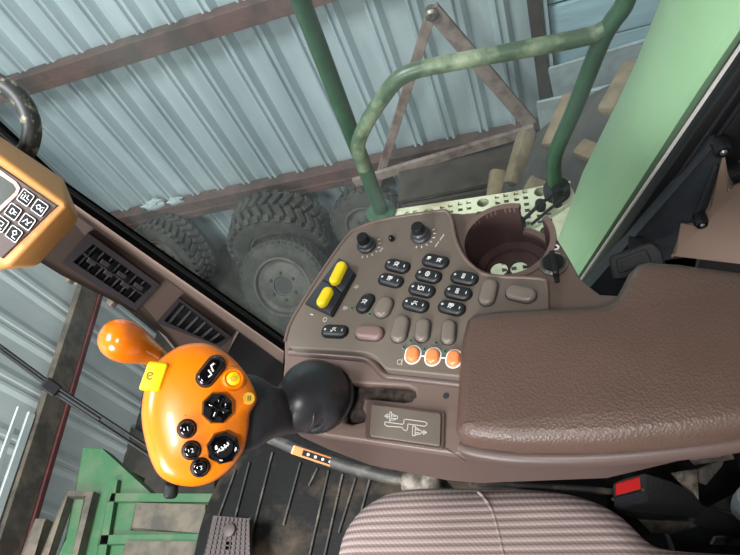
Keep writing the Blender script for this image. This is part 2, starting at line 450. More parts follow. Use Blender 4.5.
# ------------------------------------------------------------------ rusty frame, crate, sheets
ay = 2.95
ap, lf, rt, lb = PY((432, 10), ay), PY((369, 210), ay), PY((530, 121), ay), PY((370, 171), ay)
t = thing('rusty_frame', 'rusty steel triangle frame standing before the corrugated wall', 'frame', V((lf.x, ay, 0)))
ft = lf + (lf - ap) * (lf.z / (ap.z - lf.z))
obj('left_bar', beam(ap, ft, .055, .035, (0, 1, 0), .004), M_RUST, t)
obj('right_bar', beam(ap + V((0, -.03, .03)), rt + V((0, -.03, 0)), .085, .03, (0, 1, 0), .004), M_RUST, t)
obj('base_bar', beam(lb + V((-.12, -.06, -.02)), rt + V((.02, -.06, -.02)), .07, .03, (0, 1, 0), .004), M_RUST, t)
obj('pivot_bolt', lathe([(.035, 0), (.035, .05), (.02, .06)], frame(ap + V((0, -.02, .01)), (1, 0, 0), (0, -1, 0)), 12), M_STEEL, t)
cz = min(lb.z, rt.z) - .07
cx0, cx1 = -.86, -.0
t = thing('wooden_crate', 'dark brown plank crate under the base bar of the rusty frame', 'crate', V((-.4, 2.78, 0)))
bms = [beam((cx0, 2.62, .12 + k * .19), (cx1, 2.62, .12 + k * .19), .18, .03, (0, 1, 0), .004) for k in range(4)]
obj('front', merge(bms), M_WOOD, t)
obj('lid', box(cx1 - cx0, .36, .03, Matrix.Translation(((cx0 + cx1) / 2, 2.79, .82)), .004), M_WOOD, t)
obj('corner_post', box(.05, .05, .8, Matrix.Translation((cx0 + .02, 2.66, .4)), .004), M_WOOD, t)
obj('corner_post', box(.05, .05, .8, Matrix.Translation((cx1 - .02, 2.66, .4)), .004), M_WOOD, t)
def sheet(pts, y, th, label):
    P = [PY(p, y) for p in pts]
    zb = 0.0
    P = [P[0], P[1], V((P[2].x, y, zb)), V((P[3].x, y, zb))]
    return obj('metal_sheet', bevel_all(loft([P, [p + V((0, th, 0)) for p in P]]), .006), M_SLAB, label=label, cat='sheet', group='grey sheets stacked by the wall')
sheet([(549, 70), (655, 38), (680, 200), (575, 200)], 3.18, .03, 'larger grey sheet standing against the planks, behind the green guard rail')
sheet([(537, 104), (625, 84), (650, 250), (560, 250)], 2.75, .03, 'smaller pale grey sheet standing just behind the large drive wheel')
# rags and clods lying on the lower girt
for (p, s, lab) in (((160, 212), .07, 'torn grey rag heap lying on the lower girt, left of the chunky tyre'), ((181, 206), .05, 'small grey rag lying right of the larger rag on the girt')):
    c = PY(p, WY - .09); c.z = gz0 + .05 + s * .4
    bm = bmesh.new(); bmesh.ops.create_icosphere(bm, subdivisions=3, radius=s)
    for v in bm.verts:
        k = 1 + .4 * math.sin(v.co.x * 90) * math.cos(v.co.y * 70 + v.co.z * 60)
        v.co = V((v.co.x * 1.5 * k, v.co.y * .7, max(v.co.z * .7 * k, -s * .4)))
    xf(bm, Matrix.Translation(c)); obj('grey_rag', bm, M_SLAB, label=lab, cat='rag')

# ================================================================== MACHINE OUTSIDE THE CAB
PLZ = 2.27
out = [PZ(p, PLZ) for p in ((404, 209), (571, 183), (576, 262))]
out = [(out[0].x - .1, out[0].y + .01), (out[1].x, out[1].y), (out[1].x + .03, .68), (out[0].x - .1, .68)]
holes = []
x0, x1 = out[0][0] + .05, out[1][0] - .02
yt = (out[0][1] + out[1][1]) / 2
for i in range(11):
    for j in range(9):
        cx = x0 + .02 + i * .052; cy = yt - .026 - j * .046
        if cx > x1 - .01 or cy < .70: continue
        if (i % 3 == 2) and j % 3 == 0: holes.append(circle(.017, 14, (cx, cy)))
        elif (i + j * 2) % 5 != 0:
            for dx, dy in ((-.012, -.011), (.012, -.011), (-.012, .011), (.012, .011)):
                q = .0065; X, Y = cx + dx, cy + dy
                holes.append([(X - q, Y - q), (X + q, Y - q), (X + q, Y + q), (X - q, Y + q)])
t = thing('step_platform', 'cream perforated steel step platform outside the side window', 'platform', V(((x0 + x1) / 2, .9, PLZ - .06)))
obj('tread_plate', plate(rounded(out, .03), holes, PLZ - .006, PLZ), M_PLAT, t)
obj('edge_flange', beam((out[0][0], yt - .006, PLZ - .035), (out[1][0], yt - .006, PLZ - .035), .008, .06, (0, 0, 1)), M_PLAT, t)
obj('support_bracket', beam((x1 - .1, .95, PLZ - .04), (x1 - .1, .95, 0.02), .08, .08, (0, 1, 0)), M_DARK, t)
RY = 1.115
t = thing('guard_rail', 'green bent tube guard rail rising from the perforated platform', 'handrail', PY((557, 190), RY))
rail = [PY(p, RY) for p in ((364, 168), (358, 147), (366, 124), (383, 97), (397, 80), (414, 71), (450, 63), (520, 50), (585, 37), (604, 30))]
obj('top_tube', sweep(spline(rail, 6), .0185, 14), M_GREENR, t, 60)
post = [PY(p, RY) for p in ((640, -60), (626, 0), (612, 22), (600, 44), (574, 110), (556, 152), (554, 172), (557, 193))]
post[-1].z = PLZ
obj('rear_tube', sweep(spline(post, 6), .0185, 14), M_GREEN, t, 60)
obj('foot_clamp', lathe([(.034, 0), (.034, .03), (.026, .035)], Matrix.Translation(V((post[-1].x, post[-1].y, PLZ))), 16), M_DARK, t, 40)
t = thing('handrail_post', 'straight dark green handrail post rising past the console corner', 'handrail', PY((384, 216), RY + .05))
a, b = PY((384, 218), RY + .05), PY((296, -12), RY + .05)
a2 = a + (a - b).normalized() * .02; a2.z = PLZ
obj('tube', sweep([a2, a, b, b + (b - a) * .3], .0215, 14), M_GREEN, t, 60)
obj('foot', lathe([(.045, 0), (.045, .012), (.03, .016)], Matrix.Translation(V((a2.x, a2.y, PLZ))), 16), M_GREEN, t, 40)
t = thing('release_rod', 'thin black release rod lying over the perforated platform by the cup holder', 'rod', PZ((521, 222), PLZ))
a, b = PZ((519, 224), PLZ + .03), PZ((556, 192), PLZ + .05)
obj('rod', sweep([a, a * .5 + b * .5 + V((0, 0, .006)), b], .005, 10), M_BLACK, t, 60)
obj('rod', sweep([a + V((.03, 0, -.01)), b + V((.02, -.01, -.012))], .004, 10), M_BLACK, t, 60)
obj('eye', lathe([(.014, -.012), (.018, -.006), (.018, .012), (.012, .018)], Matrix.Translation(a), 16), M_BLACK, t, 40)
obj('joint', lathe([(.012, -.014), (.015, 0), (.012, .014)], Matrix.Translation(a * .42 + b * .58), 14), M_BLACK, t, 40)
obj('stand_off', sweep([V((b.x, b.y, PLZ)), b + V((0, 0, .01))], .012, 12), M_BLACK, t, 60)
obj('stand_off', sweep([V((a.x, a.y, PLZ)), a], .006, 12), M_BLACK, t, 60)

# light green panel behind the rear window edge
ri = [(740, 30), (700, 88), (660, 150), (620, 212), (579, 275), (570, 290)]
le = [(664, 0), (640, 62), (616, 112), (594, 157), (574, 220), (561, 256)]
lo = [(690, -70), (650, 20), (0, 0), (0, 0), (0, 0), (0, 0)]
R1 = [PY((790, -45), .645)] + [PY(p, .645) for p in ri]
R2 = [PY((690, -85), .9)] + [PY(p, .9) for p in le]
rings = []
for a, b in zip(R1, R2):
    c1 = a * .62 + b * .38; c2 = a * .2 + b * .8
    n = V((-.75, -.35, .3)).normalized()
    row = []
    for k in range(13):
        s = k / 12
        p = a * (1 - s) + b * s
        p = p + n * .05 * math.sin(PI * s) ** .8
        row.append(p)
    back = [p + V((.09, .06, -.01)) for p in reversed(row)]
    rings.append(row + back)
t = thing('side_shield', 'light green painted body panel behind the side window', 'panel', V((R1[-1].x + .05, .8, PLZ)))
obj('panel', loft(rings), M_GREENL, t, 50)
obj('mounting_leg', beam((R1[-1].x + .2, .86, PLZ - .3), (R1[-1].x + .25, .86, 2.75), .05, .05, (0, 1, 0)), M_DARK, t)

# feeder house ahead of the windscreen
FZ = 1.6
t = thing('feeder_house', 'green painted feeder house with worn plates ahead of the cab', 'feeder house', V((-1.6, .35, FZ - .4)))
def fz(pts, z=FZ): return [PZ(p, z) for p in pts]
def slab(pts, z, th): 
    P = fz(pts, z); return loft([P, [p - V((0, 0, th)) for p in P]])
obj('top_plate', bevel_all(slab([(84, 449), (103, 449), (156, 497), (265, 497), (265, 640), (20, 640), (66, 540)], FZ, .06), .006), M_FEED, t)
obj('rib', bevel_all(slab([(112, 494), (262, 494), (262, 502), (108, 502)], FZ + .02, .03), .003), M_FEED, t)
obj('rib', bevel_all(slab([(100, 536), (262, 533), (262, 541), (98, 545)], FZ + .02, .03), .003), M_FEED, t)
obj('rib', bevel_all(slab([(112, 480), (118, 480), (104, 560), (96, 560)], FZ + .02, .03), .003), M_FEED, t)
obj('worn_plate', bevel_all(slab([(137, 504), (206, 505), (204, 532), (131, 529)], FZ + .025, .035), .005), M_WORN, t, label='bare worn plate')
obj('worn_plate', bevel_all(slab([(127, 542), (200, 542), (200, 600), (110, 600)], FZ + .025, .035), .005), M_WORN, t, label='bare worn plate')
obj('rusty_hinge', bevel_all(slab([(67, 491), (94, 492), (77, 560), (72, 560), (85, 497), (68, 497), (46, 560), (40, 560)], FZ + .035, .04), .004), M_WORN, t, label='rusty bracket')
obj('side_plate', beam(PZ((88, 452), FZ) + V((0, 0, -.2)), PZ((30, 640), FZ) + V((0, 0, -.2)), .03, .34, (0, 0, 1)), M_FEED, t)
obj('support', beam((-1.5, .3, FZ - .05), (-1.5, .3, 0.02), .12, .12, (1, 0, 0)), M_DARK, t)
obj('crop_lifter', bevel_all(slab([(36, 520), (46, 520), (32, 560), (20, 560)], FZ + .03, .06), .006), M_WORN, t)
# dark boards lying in front of it on the ground
P = [PZ(p, .05) for p in ((128, 425), (214, 470), (215, 520), (118, 500))]
obj('ground_board', loft([P, [p - V((0, 0, .05)) for p in P]]), M_WOOD, label='dark brown board lying on the ground beyond the feeder house', cat='board')

# ================================================================== CAB SHELL
CFZ = 2.27
GY = .62
# cab floor mat
mo = [(188, 590), (194, 556), (201, 525), (213, 492), (230, 464), (250, 446), (268, 437)]
P = [PZ(p, CFZ) for p in mo]
fp = [(p.x, p.y) for p in spline(P, 4)] + [(-.62, .575), (.32, .575), (.32, -.5), (-.86, -.5), (-.86, .1)]
fpv = [V((x, y)) for x, y in fp]
t = thing('floor_mat', 'dark ribbed rubber floor mat with dried mud in front of the seat', 'mat', V((-.3, .1, CFZ - .1)))
obj('mat', plate(fp, [], CFZ - .02, CFZ), M_MAT, t)
rb = [((236, 470), (205, 555)), ((250, 462), (226, 555)), ((273, 452), (247, 555)), ((301, 462), (288, 510)), ((318, 468), (311, 482)), ((329, 470), (310, 555)), ((343, 474), (325, 555)), ((356, 478), (343, 520)), ((371, 476), (350, 555))]
for a, b in rb:
    a, b = PZ(a, CFZ + .002), PZ(b, CFZ + .002); b = b + (b - a) * .3
    obj('rib', beam(a, b, .005, .008, (0, 0, 1), .002), M_BAR, t)
obj('subfloor', plate([(x * .99, y * .99) for x, y in fp], [], CFZ - .1, CFZ - .02), M_DARK, t)
obj('chassis_post', beam((-.2, .1, CFZ - .1), (-.2, .1, .02), .3, .3, (1, 0, 0)), M_DARK, t)
# pedal
c = [PZ(p, CFZ + .06) for p in ((214, 517), (250, 519), (249, 575), (200, 575))]
t = thing('brake_pedal', 'brown rubber brake pedal with grid tread on the floor mat', 'pedal', V((c[0].x, c[0].y, CFZ)))
obj('pad', bevel_all(loft([c, [p - V((0, 0, .014)) for p in c]]), .003), M_PEDAL, t)
bms = []
for i in range(1, 9):
    s = i / 9
    bms.append(beam(c[0].lerp(c[1], s), c[3].lerp(c[2], s), .0022, .006, (0, 0, 1)))
for i in range(1, 12):
    s = i / 12
    bms.append(beam(c[0].lerp(c[3], s), c[1].lerp(c[2], s), .0022, .006, (0, 0, 1)))
obj('tread_grid', merge(bms), M_PEDAL, t)
q = (c[0] + c[1] + c[2] + c[3]) / 4
obj('badge', lathe([(.014, 0), (.014, .008), (.009, .01)], Matrix.Translation(q + V((.0, .03, 0))), 20), M_PEDAL, t, 40)
obj('pedal_arm', sweep([q, V((q.x, q.y, CFZ))], .01, 10), M_BAR, t)
# lower cab wall and rear wall
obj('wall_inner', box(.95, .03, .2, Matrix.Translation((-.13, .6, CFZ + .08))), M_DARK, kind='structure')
# windscreen
wr = []
for p in spline(P, 4): wr.append(V((p.x - .012, p.y + .012, 0)))
b0 = [v + V((0, 0, CFZ - .05)) for v in wr] + [V((-.655, .6, CFZ - .05))]
t0 = [v + V((-.12, .01, CFZ + 1.0)) for v in wr] + [V((-.74, .62, CFZ + 1.0))]
nn = [V((-.006, .004, 0)) for _ in b0]
ringsA = [b0, t0, [p + n for p, n in zip(t0, nn)], [p + n for p, n in zip(b0, nn)]]
bm = loft([list(x) for x in zip(*ringsA)], True, True)
obj('window_2', bm, M_WIND, kind='structure')
# side window pane
pane = [(-.59, CFZ + .17), (.02, CFZ + .17), (.56, 3.75), (-.82, 3.75)]
pb = [V((x, GY, z)) for x, z in pane]
obj('window_1', loft([pb, [p + V((0, .005, 0)) for p in pb]]), M_GLASS, kind='structure')

# front pillar with vents
Bp, Tp = PY((285, 355), GY - .02), PY((60, 190), GY - .02)
pa = (Tp - Bp).normalized()
mid = (Bp + Tp) / 2
pn = (CAM - mid); pn = (pn - pa * pn.dot(pa)).normalized()
def PL(p, off=0.0): return PP(p, Bp + pn * off, pn)
t = thing('cab_pillar', 'brown cab corner pillar with two black air vents beside the window', 'pillar', V((Bp.x, Bp.y, CFZ)))
def strip(pts, off, th):
    P = [PL(p, off) for p in pts]; return loft([P, [p - pn * th for p in P]])
obj('cover', bevel_all(strip([(-40, 118), (60, 201), (240, 327), (226, 352), (190, 367), (165, 336), (138, 313), (60, 274), (-60, 200)], 0, .05), .005), M_POST, t, 30)
obj('lower_pillar', bevel_all(strip([(236, 324), (290, 362), (300, 400), (260, 412), (214, 398), (186, 362), (226, 350)], -.004, .05), .004), M_DARK, t, 30, 'black lower end of the pillar')  # lower end of the pillar drawn black
obj('edge_strip', bevel_all(strip([(-40, 116), (60, 194), (292, 357), (292, 368), (60, 204), (-40, 128)], .012, .02), .004), M_POSTE, t, 30, label='pale brown edge strip')
obj('seal', bevel_all(strip([(-40, 88), (60, 178), (296, 345), (296, 360), (60, 196), (-40, 118)], .0, .03), .006), M_SEAL, t, 30, label='black rubber window seal')
obj('seal_lip', sweep([PL((-40, 96), .008), PL((60, 184), .008), PL((294, 349), .008)], .004, 10), M_SEAL, t, 50)
def quad_ring(o, i, off, h):
    O = [PL(p, off + h) for p in o]; I = [PL(p, off + h) for p in i]; I2 = [PL(p, off + .0005) for p in i]; O2 = [PL(p, off) for p in o]
    return loft([O2, O, I, I2], False, False)
vo = [(87.6, 232.7), (160, 284.6), (136, 311), (61.6, 263)]; vi = [(93, 244), (152, 286), (134.6, 303), (73, 262)]
f = obj('air_vent', quad_ring(vo, vi, .0, .012), M_VENTF, t, label='air vent with open louvres')
obj('vent_back', loft([[PL(p, .001) for p in vi], [PL(p, -.002) for p in vi]]), M_VENT, f)
for k in range(7):
    s = (k + .6) / 7.4
    a = V(vi[0]).lerp(V(vi[1]), s); b = V(vi[3]).lerp(V(vi[2]), s)
    pa0, pb0 = PL(a, .006), PL(b, .006)
    obj('louvre', beam(pa0, pb0, .004, .012, (pn * .7 + pa * .7), .001), M_SEAL, f)
a = V(vi[0]).lerp(V(vi[3]), .5); b = V(vi[1]).lerp(V(vi[2]), .5)
obj('louvre_link', beam(PL(a, .01), PL(b, .01), .003, .005, pn, .001), M_VENTF, f)
for i in range(6):
    s = (i + .8) / 7.2; c0 = V(vi[0]).lerp(V(vi[1]), s); c1 = V(vi[3]).lerp(V(vi[2]), s)
    q = c0.lerp(c1, .35 if i % 2 else .6)
    obj('louvre_tab', beam(PL(q, .012), PL((q[0] + 8, q[1] + 5), .012), .008, .004, pn, .001), M_VENTF, f)
vo = [(178.4, 297.6), (232, 337), (221, 347), (156, 323)]; vi = [(180, 302), (226, 338), (216, 344), (164, 321)]
f = obj('air_vent', quad_ring(vo, vi, .0, .01), M_VENTF, t, label='air vent closed flat in dark plastic')
obj('vent_back', loft([[PL(p, .001) for p in vi], [PL(p, -.002) for p in vi]]), M_VENT, f)
for k in range(6):
    s = (k + .6) / 6.4
    a = V(vi[0]).lerp(V(vi[1]), s); b = V(vi[3]).lerp(V(vi[2]), s)
    obj('louvre', beam(PL(a, .004), PL(b, .004), .006, .008, (pn * .7 + pa * .7), .001), M_SEAL, f)
pf = PL((270, 395), -.03)
obj('pillar_foot', beam(pf, V((pf.x + .02, pf.y, CFZ - .02)), .07, .05, (1, 0, 0), .004), M_DARK, t)
for p in ((70, 279), (112, 303)):
    obj('clip', box(.012, .012, .02, frame(PL(p, -.012), pa, pn), .003), M_POST, t)

# rear window seal
def RYp(p, y): return PY(p, y)
outer = [(775, -25), (740, 40), (578, 277), (572, 292)]
t = thing('window_seal', 'black ribbed rubber seal along the slanted rear window edge', 'seal', V((.1, .6, CFZ + .2)))
def slant(pa_, pb_, y, w, th, mt, nm, lab=None):
    a, b = PY(pa_, y), PY(pb_, y); d = (b - a).normalized(); a -= d * .12
    return obj(nm, beam(a, b, w, th, (0, -1, 0), .003), mt, t, 40, lab)
slant((744, 41), (580, 281), .60, .0035, .004, M_GREYP, 'edge_bead', 'thin pale edge bead')
slant((754, 52), (588, 290), .605, .03, .03, M_SEAL, 'seal_base')
slant((757, 61), (592, 300), .588, .004, .008, M_VENT, 'seal_rib')
slant((764, 71), (598, 304), .586, .004, .006, M_VENT, 'seal_rib')
slant((775, 81), (606, 308), .594, .045, .02, M_SEAL, 'seal_inner')
obj('seal_foot', beam(PY((590, 296), .6), V((PY((590, 296), .6).x + .02, .6, CFZ + .17)), .05, .03, (0, 1, 0), .003), M_SEAL, t)

# charcoal corner trim, tan trim and latch
y = .575
t = thing('corner_trim', 'charcoal triangular plastic trim between window seal and tan panel', 'trim panel', V((.15, .56, CFZ)))
P = [PY(p, y) for p in ((577, 300), (714, 143), (723, 143), (722, 160), (690, 300), (690, 330), (577, 330))]
P2 = [p + V((0, .02, 0)) for p in P]
obj('panel', bevel_all(loft([P, P2]), .004), M_CHAR, t, 30)
obj('lower_panel', box(.5, .02, .3, Matrix.Translation((.26, .605, CFZ + .12))), M_DARK, t)
def lug_tab(p, y, r):
    c = PY(p, y); m = frame(c, (1, 0, 0), (0, -1, 0))
    f = obj('screw_boss', lathe([(r, -.006), (r, .008), (r * .8, .012), (r * .55, .012), (r * .5, .006), (.0001, .006)], m, 20), M_BLACK, t, 40)
    obj('screw', lathe([(r * .42, .004), (r * .42, .012), (r * .2, .014)], m, 12), M_STEEL, f, 40)
lug_tab((721, 146), y - .004, .0105); lug_tab((700, 219), y - .016, .009)
obj('edge_ridge', beam(PY((716, 165), y - .004), PY((693, 222), y - .004), .005, .008, (0, -1, 0), .002), M_CHAR, t)
y = .565
t = thing('rear_trim_panel', 'tan plastic rear corner panel with a notched edge, behind the armrest', 'trim panel', V((.26, .6, CFZ)))
P = [PY(p, y) for p in ((723, 162), (729.5, 188), (760, 160), (780, 150), (790, 268), (740, 262), (673, 254), (683, 225), (699, 225), (708, 209))]
obj('panel', bevel_all(loft([P, [p + V((0, .006, 0)) for p in P]]), .004), M_TRIMTAN, t, 30)
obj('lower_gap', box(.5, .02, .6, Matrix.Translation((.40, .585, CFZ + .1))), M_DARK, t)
obj('rubber_stop', box(.018, .02, .022, frame(PY((737, 173), .56), (1, 0, .4), (0, -1, 0)), .005), M_BLACK, t, 40)

# latch
c = PY((635, 262), .5)
t = thing('window_latch', 'black plastic window latch in front of the charcoal trim', 'latch', c)
lx = PY((662, 254), .5) - PY((610, 270), .5); m = frame(c, lx, (CAM - c))
obj('housing', plate(rounded([(-.034, -.016), (-.030, .018), (.028, .02), (.036, .006), (.034, -.018), (.01, -.022)], .006), [], -.03, .008, .003, m), M_BLACK, t, 40)
obj('lever', plate(rounded([(-.024, -.009), (-.022, .011), (.018, .013), (.02, -.008)], .004), [], .008, .014, .0015, m), M_BLACK, t, 40)
obj('lever_groove', plate(rounded([(-.018, -.005), (-.017, .006), (.01, .008), (.011, -.004)], .002), [], .014, .0155, .0004, m), M_BLACK, t, 40)
obj('mount', beam(c - m.to_3x3() @ V((0, 0, .02)), c + (c - CAM).normalized() * .1, .02, .02, (0, 0, 1)), M_BLACK, t)

# rear lower darkness: cab back wall
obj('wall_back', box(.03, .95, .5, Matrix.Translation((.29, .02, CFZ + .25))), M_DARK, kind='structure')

# ================================================================== MONITOR, HANDLE, WIPER
D0, D1 = .60, .685
t = thing('display_monitor', 'tan plastic display monitor with white-edged keys on the corner pillar', 'monitor', PD((20, 210), D1))
F = [(67, 203), (-75, 118), (-150, 240), (10, 266)]
F = [PD(p, D0) for p in ((68, 204), (-62, 110), (-120, 195), (9, 267))]
Bk = [PD(p, .655) for p in ((63, 178), (68, 196), (79.5, 218), (74, 226), (38, 266), (-5, 271), (-130, 205), (-75, 85))]
Bk2 = [PD(p, .70) for p in ((66, 200), (70, 218), (36, 250), (-60, 200), (-60, 110))]
bm = hull(F + Bk + Bk2); obj('housing', bevel_all(bm, .004, 3, 12), M_TAN, t, 30)
fx = (F[0] - F[1]); fnr = (F[0] - F[1]).cross(F[3] - F[0]).normalized()
if fnr.dot(CAM - F[0]) < 0: fnr = -fnr
def MP(p, off=0.0): return PP(p, F[0] + fnr * off, fnr)
fz_ = [MP(p, .0005) for p in ((58, 206), (-62, 124), (-112, 190), (3, 258))]
bz = obj('bezel', bevel_all(loft([fz_, [p + fnr * .002 for p in fz_]]), .0008), M_BEZEL, t)
sc_o = [MP(p, .0026) for p in ((21, 186), (19, 193), (-8, 217), (-70, 170), (-40, 128), (-4, 167))]
sc_o = [MP(p, .0026) for p in ((-5, 166), (17, 182), (21, 188), (18, 195), (-4, 216), (-70, 170), (-40, 138))]
obj('screen_rim', loft([sc_o, [p + fnr * .0015 for p in sc_o]]), M_SCREENR, t)
sc_i = [MP(p, .004) for p in ((-5, 172), (13, 184), (16, 189), (14, 193), (-4, 209), (-64, 168), (-38, 146))]
obj('screen', loft([sc_i, [p + fnr * .0008 for p in sc_i]]), M_LCD, t)
kx = V((41.5 - 27.5, 208 - 198)).normalized()
keyc = [(27, 198), (41, 208), (14.5, 212), (28.5, 222), (2, 224), (15.5, 234)]
icons = [
    [[(-3, 1), (-3, -2), (3, -2)], [(-1, 2), (-1, -1)], [(1, 3), (1, 0), (3, 0)], [(-3, 3), (-2, 3)]],
    [[(-3, 0), (-1, 2), (1, 0), (-1, -2), (-3, 0)], [(1, 1), (3, 2)], [(1, -1), (3, -2), (3, 0)]],
    [[(-2, 2), (0, 2), (1, 0), (0, -2), (-2, -2), (-2, 2)], [(1.5, 1), (3, 1)], [(1.5, -1), (3, -1)]],
    [[(-3, -2), (-1, 2), (1, -1), (3, 2)], [(0, -2), (2, -2)]],
    [[(-2, 2), (2, 2), (2, -1), (-2, -1), (-2, 2)], [(-3, -3), (3, -3)]],
    [[(-2, 1), (0, 3), (2, 1), (0, -1), (-2, 1)], [(0, -1), (0, -3), (3, -3)]],
]
for k, c in enumerate(keyc):
    o_ = MP(c, .0026); xx = MP((c[0] + kx.x, c[1] + kx.y), .0026) - o_; m = frame(o_, xx, fnr)
    s = .0069
    b = obj('key', plate(rounded([(-s, -s), (s, -s), (s, s), (-s, s)], .002), [], 0, .0025, .0006, m), M_KEYP, t, 40)
    sq = rounded([(-s, -s), (s, -s), (s, s), (-s, s)], .002); s2 = s - .0007
    obj('key_rim', plate(sq, [rounded([(-s2, -s2), (s2, -s2), (s2, s2), (-s2, s2)], .0016)], .0022, .0029, 0, m), M_WHITE, b)
    obj('icon', strokes([[(x * .0013, y_ * .0013) for x, y_ in L] for L in icons[k]], .0008, .0004, m, .0024), M_WHITE, b)
pm = PL((20, 215), 0)
obj('mounting_arm', sweep([PD((15, 205), .69), PD((15, 205), .8), pm], .018, 12), M_BLACK, t, 60)

t = thing('grab_handle', 'curved black grab handle caked with dust above the display monitor', 'handle', PD((25, 152), .78))
hp = [(-40, 70), (-12, 78), (8, 88), (21, 100), (29, 115), (32, 130), (29, 146), (23, 156), (18, 176)]
obj('grip', sweep(spline([PD(p, .74) for p in hp], 6), .0118, 14), M_HOSE, t, 60)
obj('bracket', beam(PD((18, 176), .74), PL((15, 190), 0), .015, .015, (0, 0, 1)), M_BLACK, t)

t = thing('wiper_arm', 'thin black double rod wiper arm on the windscreen', 'wiper', PD((140, 445), 1.0))
W = [PD(p, 1.0) for p in ((-40, 318), (0, 349), (50, 386), (100, 419), (150, 452), (182, 468))]
obj('arm', sweep(W[:4], .0042, 8), M_BLACK, t, 60)
obj('rod', sweep([p + V((.0, .006, .008)) for p in W], .0026, 8), M_BLACK, t, 60)
obj('rod', sweep([p - V((.0, .006, .006)) for p in W[2:]], .003, 8), M_BLACK, t, 60)
obj('joint', beam(PD((44, 382), .995), PD((58, 392), .995), .022, .014, (CAM - W[2]), .003), M_BLACK, t)
obj('pivot', sweep([W[-1], W[-1] + V((0, 0, -.015))], .006, 10), M_BLACK, t)

# ================================================================== CONSOLE
ZP, ZD = 3.0, 2.985
t = CONS = thing('control_console', 'brown plastic control console with rows of pill shaped buttons', 'console', V((.03, .32, CFZ)))
def xy(pts, z): return [tuple(PZ(p, z)[:2]) for p in pts]
XPx = PZ((401, 300), ZP) - PZ((400, 300), ZP)
# --- cup geometry
cl, cr = PZ((464, 243), ZD), PZ((550, 243), ZD)
CR = (cr - cl).length / 2; CC = PZ((506.5, 241), ZD); ccx, ccy = CC.x, CC.y
CR *= 1.0
na, nb = PZ((517, 214), ZD), PZ((536, 223), ZD)
ang = lambda p: math.atan2(p.y - ccy, p.x - ccx)
a1, a2 = ang(na), ang(nb)                # notch from a2 (right) to a1 (left)
arc = [(ccx + CR * math.cos(a1 + (2 * PI - (a1 - a2)) * i / 48), ccy + CR * math.sin(a1 + (2 * PI - (a1 - a2)) * i / 48)) for i in range(49)]
deck = xy([(284, 340), (292, 318), (325, 268), (346, 239), (358, 229), (388, 219), (440, 212), (450, 212), (463, 213), (478, 211.5)], ZD)
b1, b2 = ang(PZ((474, 219), ZD)), ang(PZ((546, 228), ZD))
deck += [(ccx + CR * math.cos(b1 + (2 * PI - (b1 - b2)) * i / 48), ccy + CR * math.sin(b1 + (2 * PI - (b1 - b2)) * i / 48)) for i in range(49)]
deck += xy([(552, 230), (567, 254), (581, 279), (600, 294), (640, 296), (740, 296), (740, 425), (600, 450), (470, 456), (440, 452), (366, 441), (318, 434), (286, 424), (282, 384), (284, 362)], ZD)
slot = xy([(346, 383), (352, 382.5), (408, 386), (415, 390), (416, 396), (411, 401), (404, 402), (364, 398), (362, 408), (366, 415), (364, 421), (352, 424), (344, 422)], ZD)
obj('deck', plate(deck, [slot], ZD - .012, ZD, .003), M_DECK, t, 40)
obj('gate_floor', plate(xy([(325, 372), (432, 372), (432, 436), (325, 436)], ZD - .024), [], ZD - .027, ZD - .024), M_GATE, t, label='dusty gate floor')
# --- cup
def arcwall(r0, r1, z0, z1, s, e, n=48):
    rings = []
    for i in range(n + 1):
        a = s + (e - s) * i / n
        c_, s_ = math.cos(a), math.sin(a)
        rings.append([V((ccx + r * c_, ccy + r * s_, z)) for r, z in ((r0, z0), (r0, z1), (r1, z1), (r1, z0))])
    return loft(rings)
CD = .066
cup = obj('cup_holder', merge([arcwall(CR - .0005, CR + .003, ZD - CD, ZD + .0015, a1, a1 + 2 * PI - (a1 - a2)), arcwall(CR - .0005, CR + .003, ZD - CD, ZD - .042, a2, a1, 8)]), M_CUP, t, 40)
hs = []
for p in ((499, 269), (519, 268)):
    q = PZ(p, ZD - CD); hs.append(q)
obj('cup_floor', plate(circle(CR + .002, 40, (ccx, ccy)), [circle(.0105, 16, (q.x, q.y)) for q in hs], ZD - CD - .003, ZD - CD), M_CUP, cup)
obj('cup_rim', arcwall(CR - .0005, CR + .006, ZD - .006, ZD + .0022, a1, a1 + 2 * PI - (a1 - a2), 60), M_DECK, cup, 40)
obj('notch_ledge', arcwall(CR - .001, CR + .006, ZD - .047, ZD - .041, a2 - .02, a1 + .02, 8), M_DECK, cup, 40)
obj('cup_step', merge([arcwall(CR - .012, CR - .001, ZD - CD, ZD - CD + .006, .1, PI - .1, 30)]), M_CUP, cup)
# --- body shell
T_ = [(284, 348), (282, 384), (286, 424), (318, 434), (366, 441), (440, 452), (470, 456), (600, 450), (740, 425), (740, 320), (600, 312), (560, 300), (500, 292), (464, 262), (440, 226), (388, 228), (346, 246), (318, 290)]
B_ = [(303, 400), (298, 420), (302, 437), (330, 450), (370, 465), (446, 480), (480, 483), (607, 478), (740, 446)]
top = [PZ(p, ZD - .006) for p in T_]
bot = [PZ(p, ZD - .075) for p in B_]
for k in range(len(B_), len(T_)): bot.append(V((top[k].x, top[k].y - .025, ZD - .075)))
rings = []
for s, w in ((0, 0), (.12, .05), (.35, .22), (.65, .55), (.88, .84), (1, 1)):
    rings.append([V((a.x + (b.x - a.x) * w, a.y + (b.y - a.y) * w, a.z + (b.z - a.z) * s)) for a, b in zip(top, bot)])
low = [V((sum(p.x for p in bot) / len(bot) + (p.x - sum(q.x for q in bot) / len(bot)) * .93, p.y * .8 + .27 * .2, ZD - .085)) for p in bot]
rings.append(low)
obj('body', loft(rings, False, True), M_BODY, t, 50)
obj('pedestal', box(.12, .1, ZD - .08 - CFZ, Matrix.Translation((-.03, .30, (ZD - .08 + CFZ) / 2))), M_DARK, t)
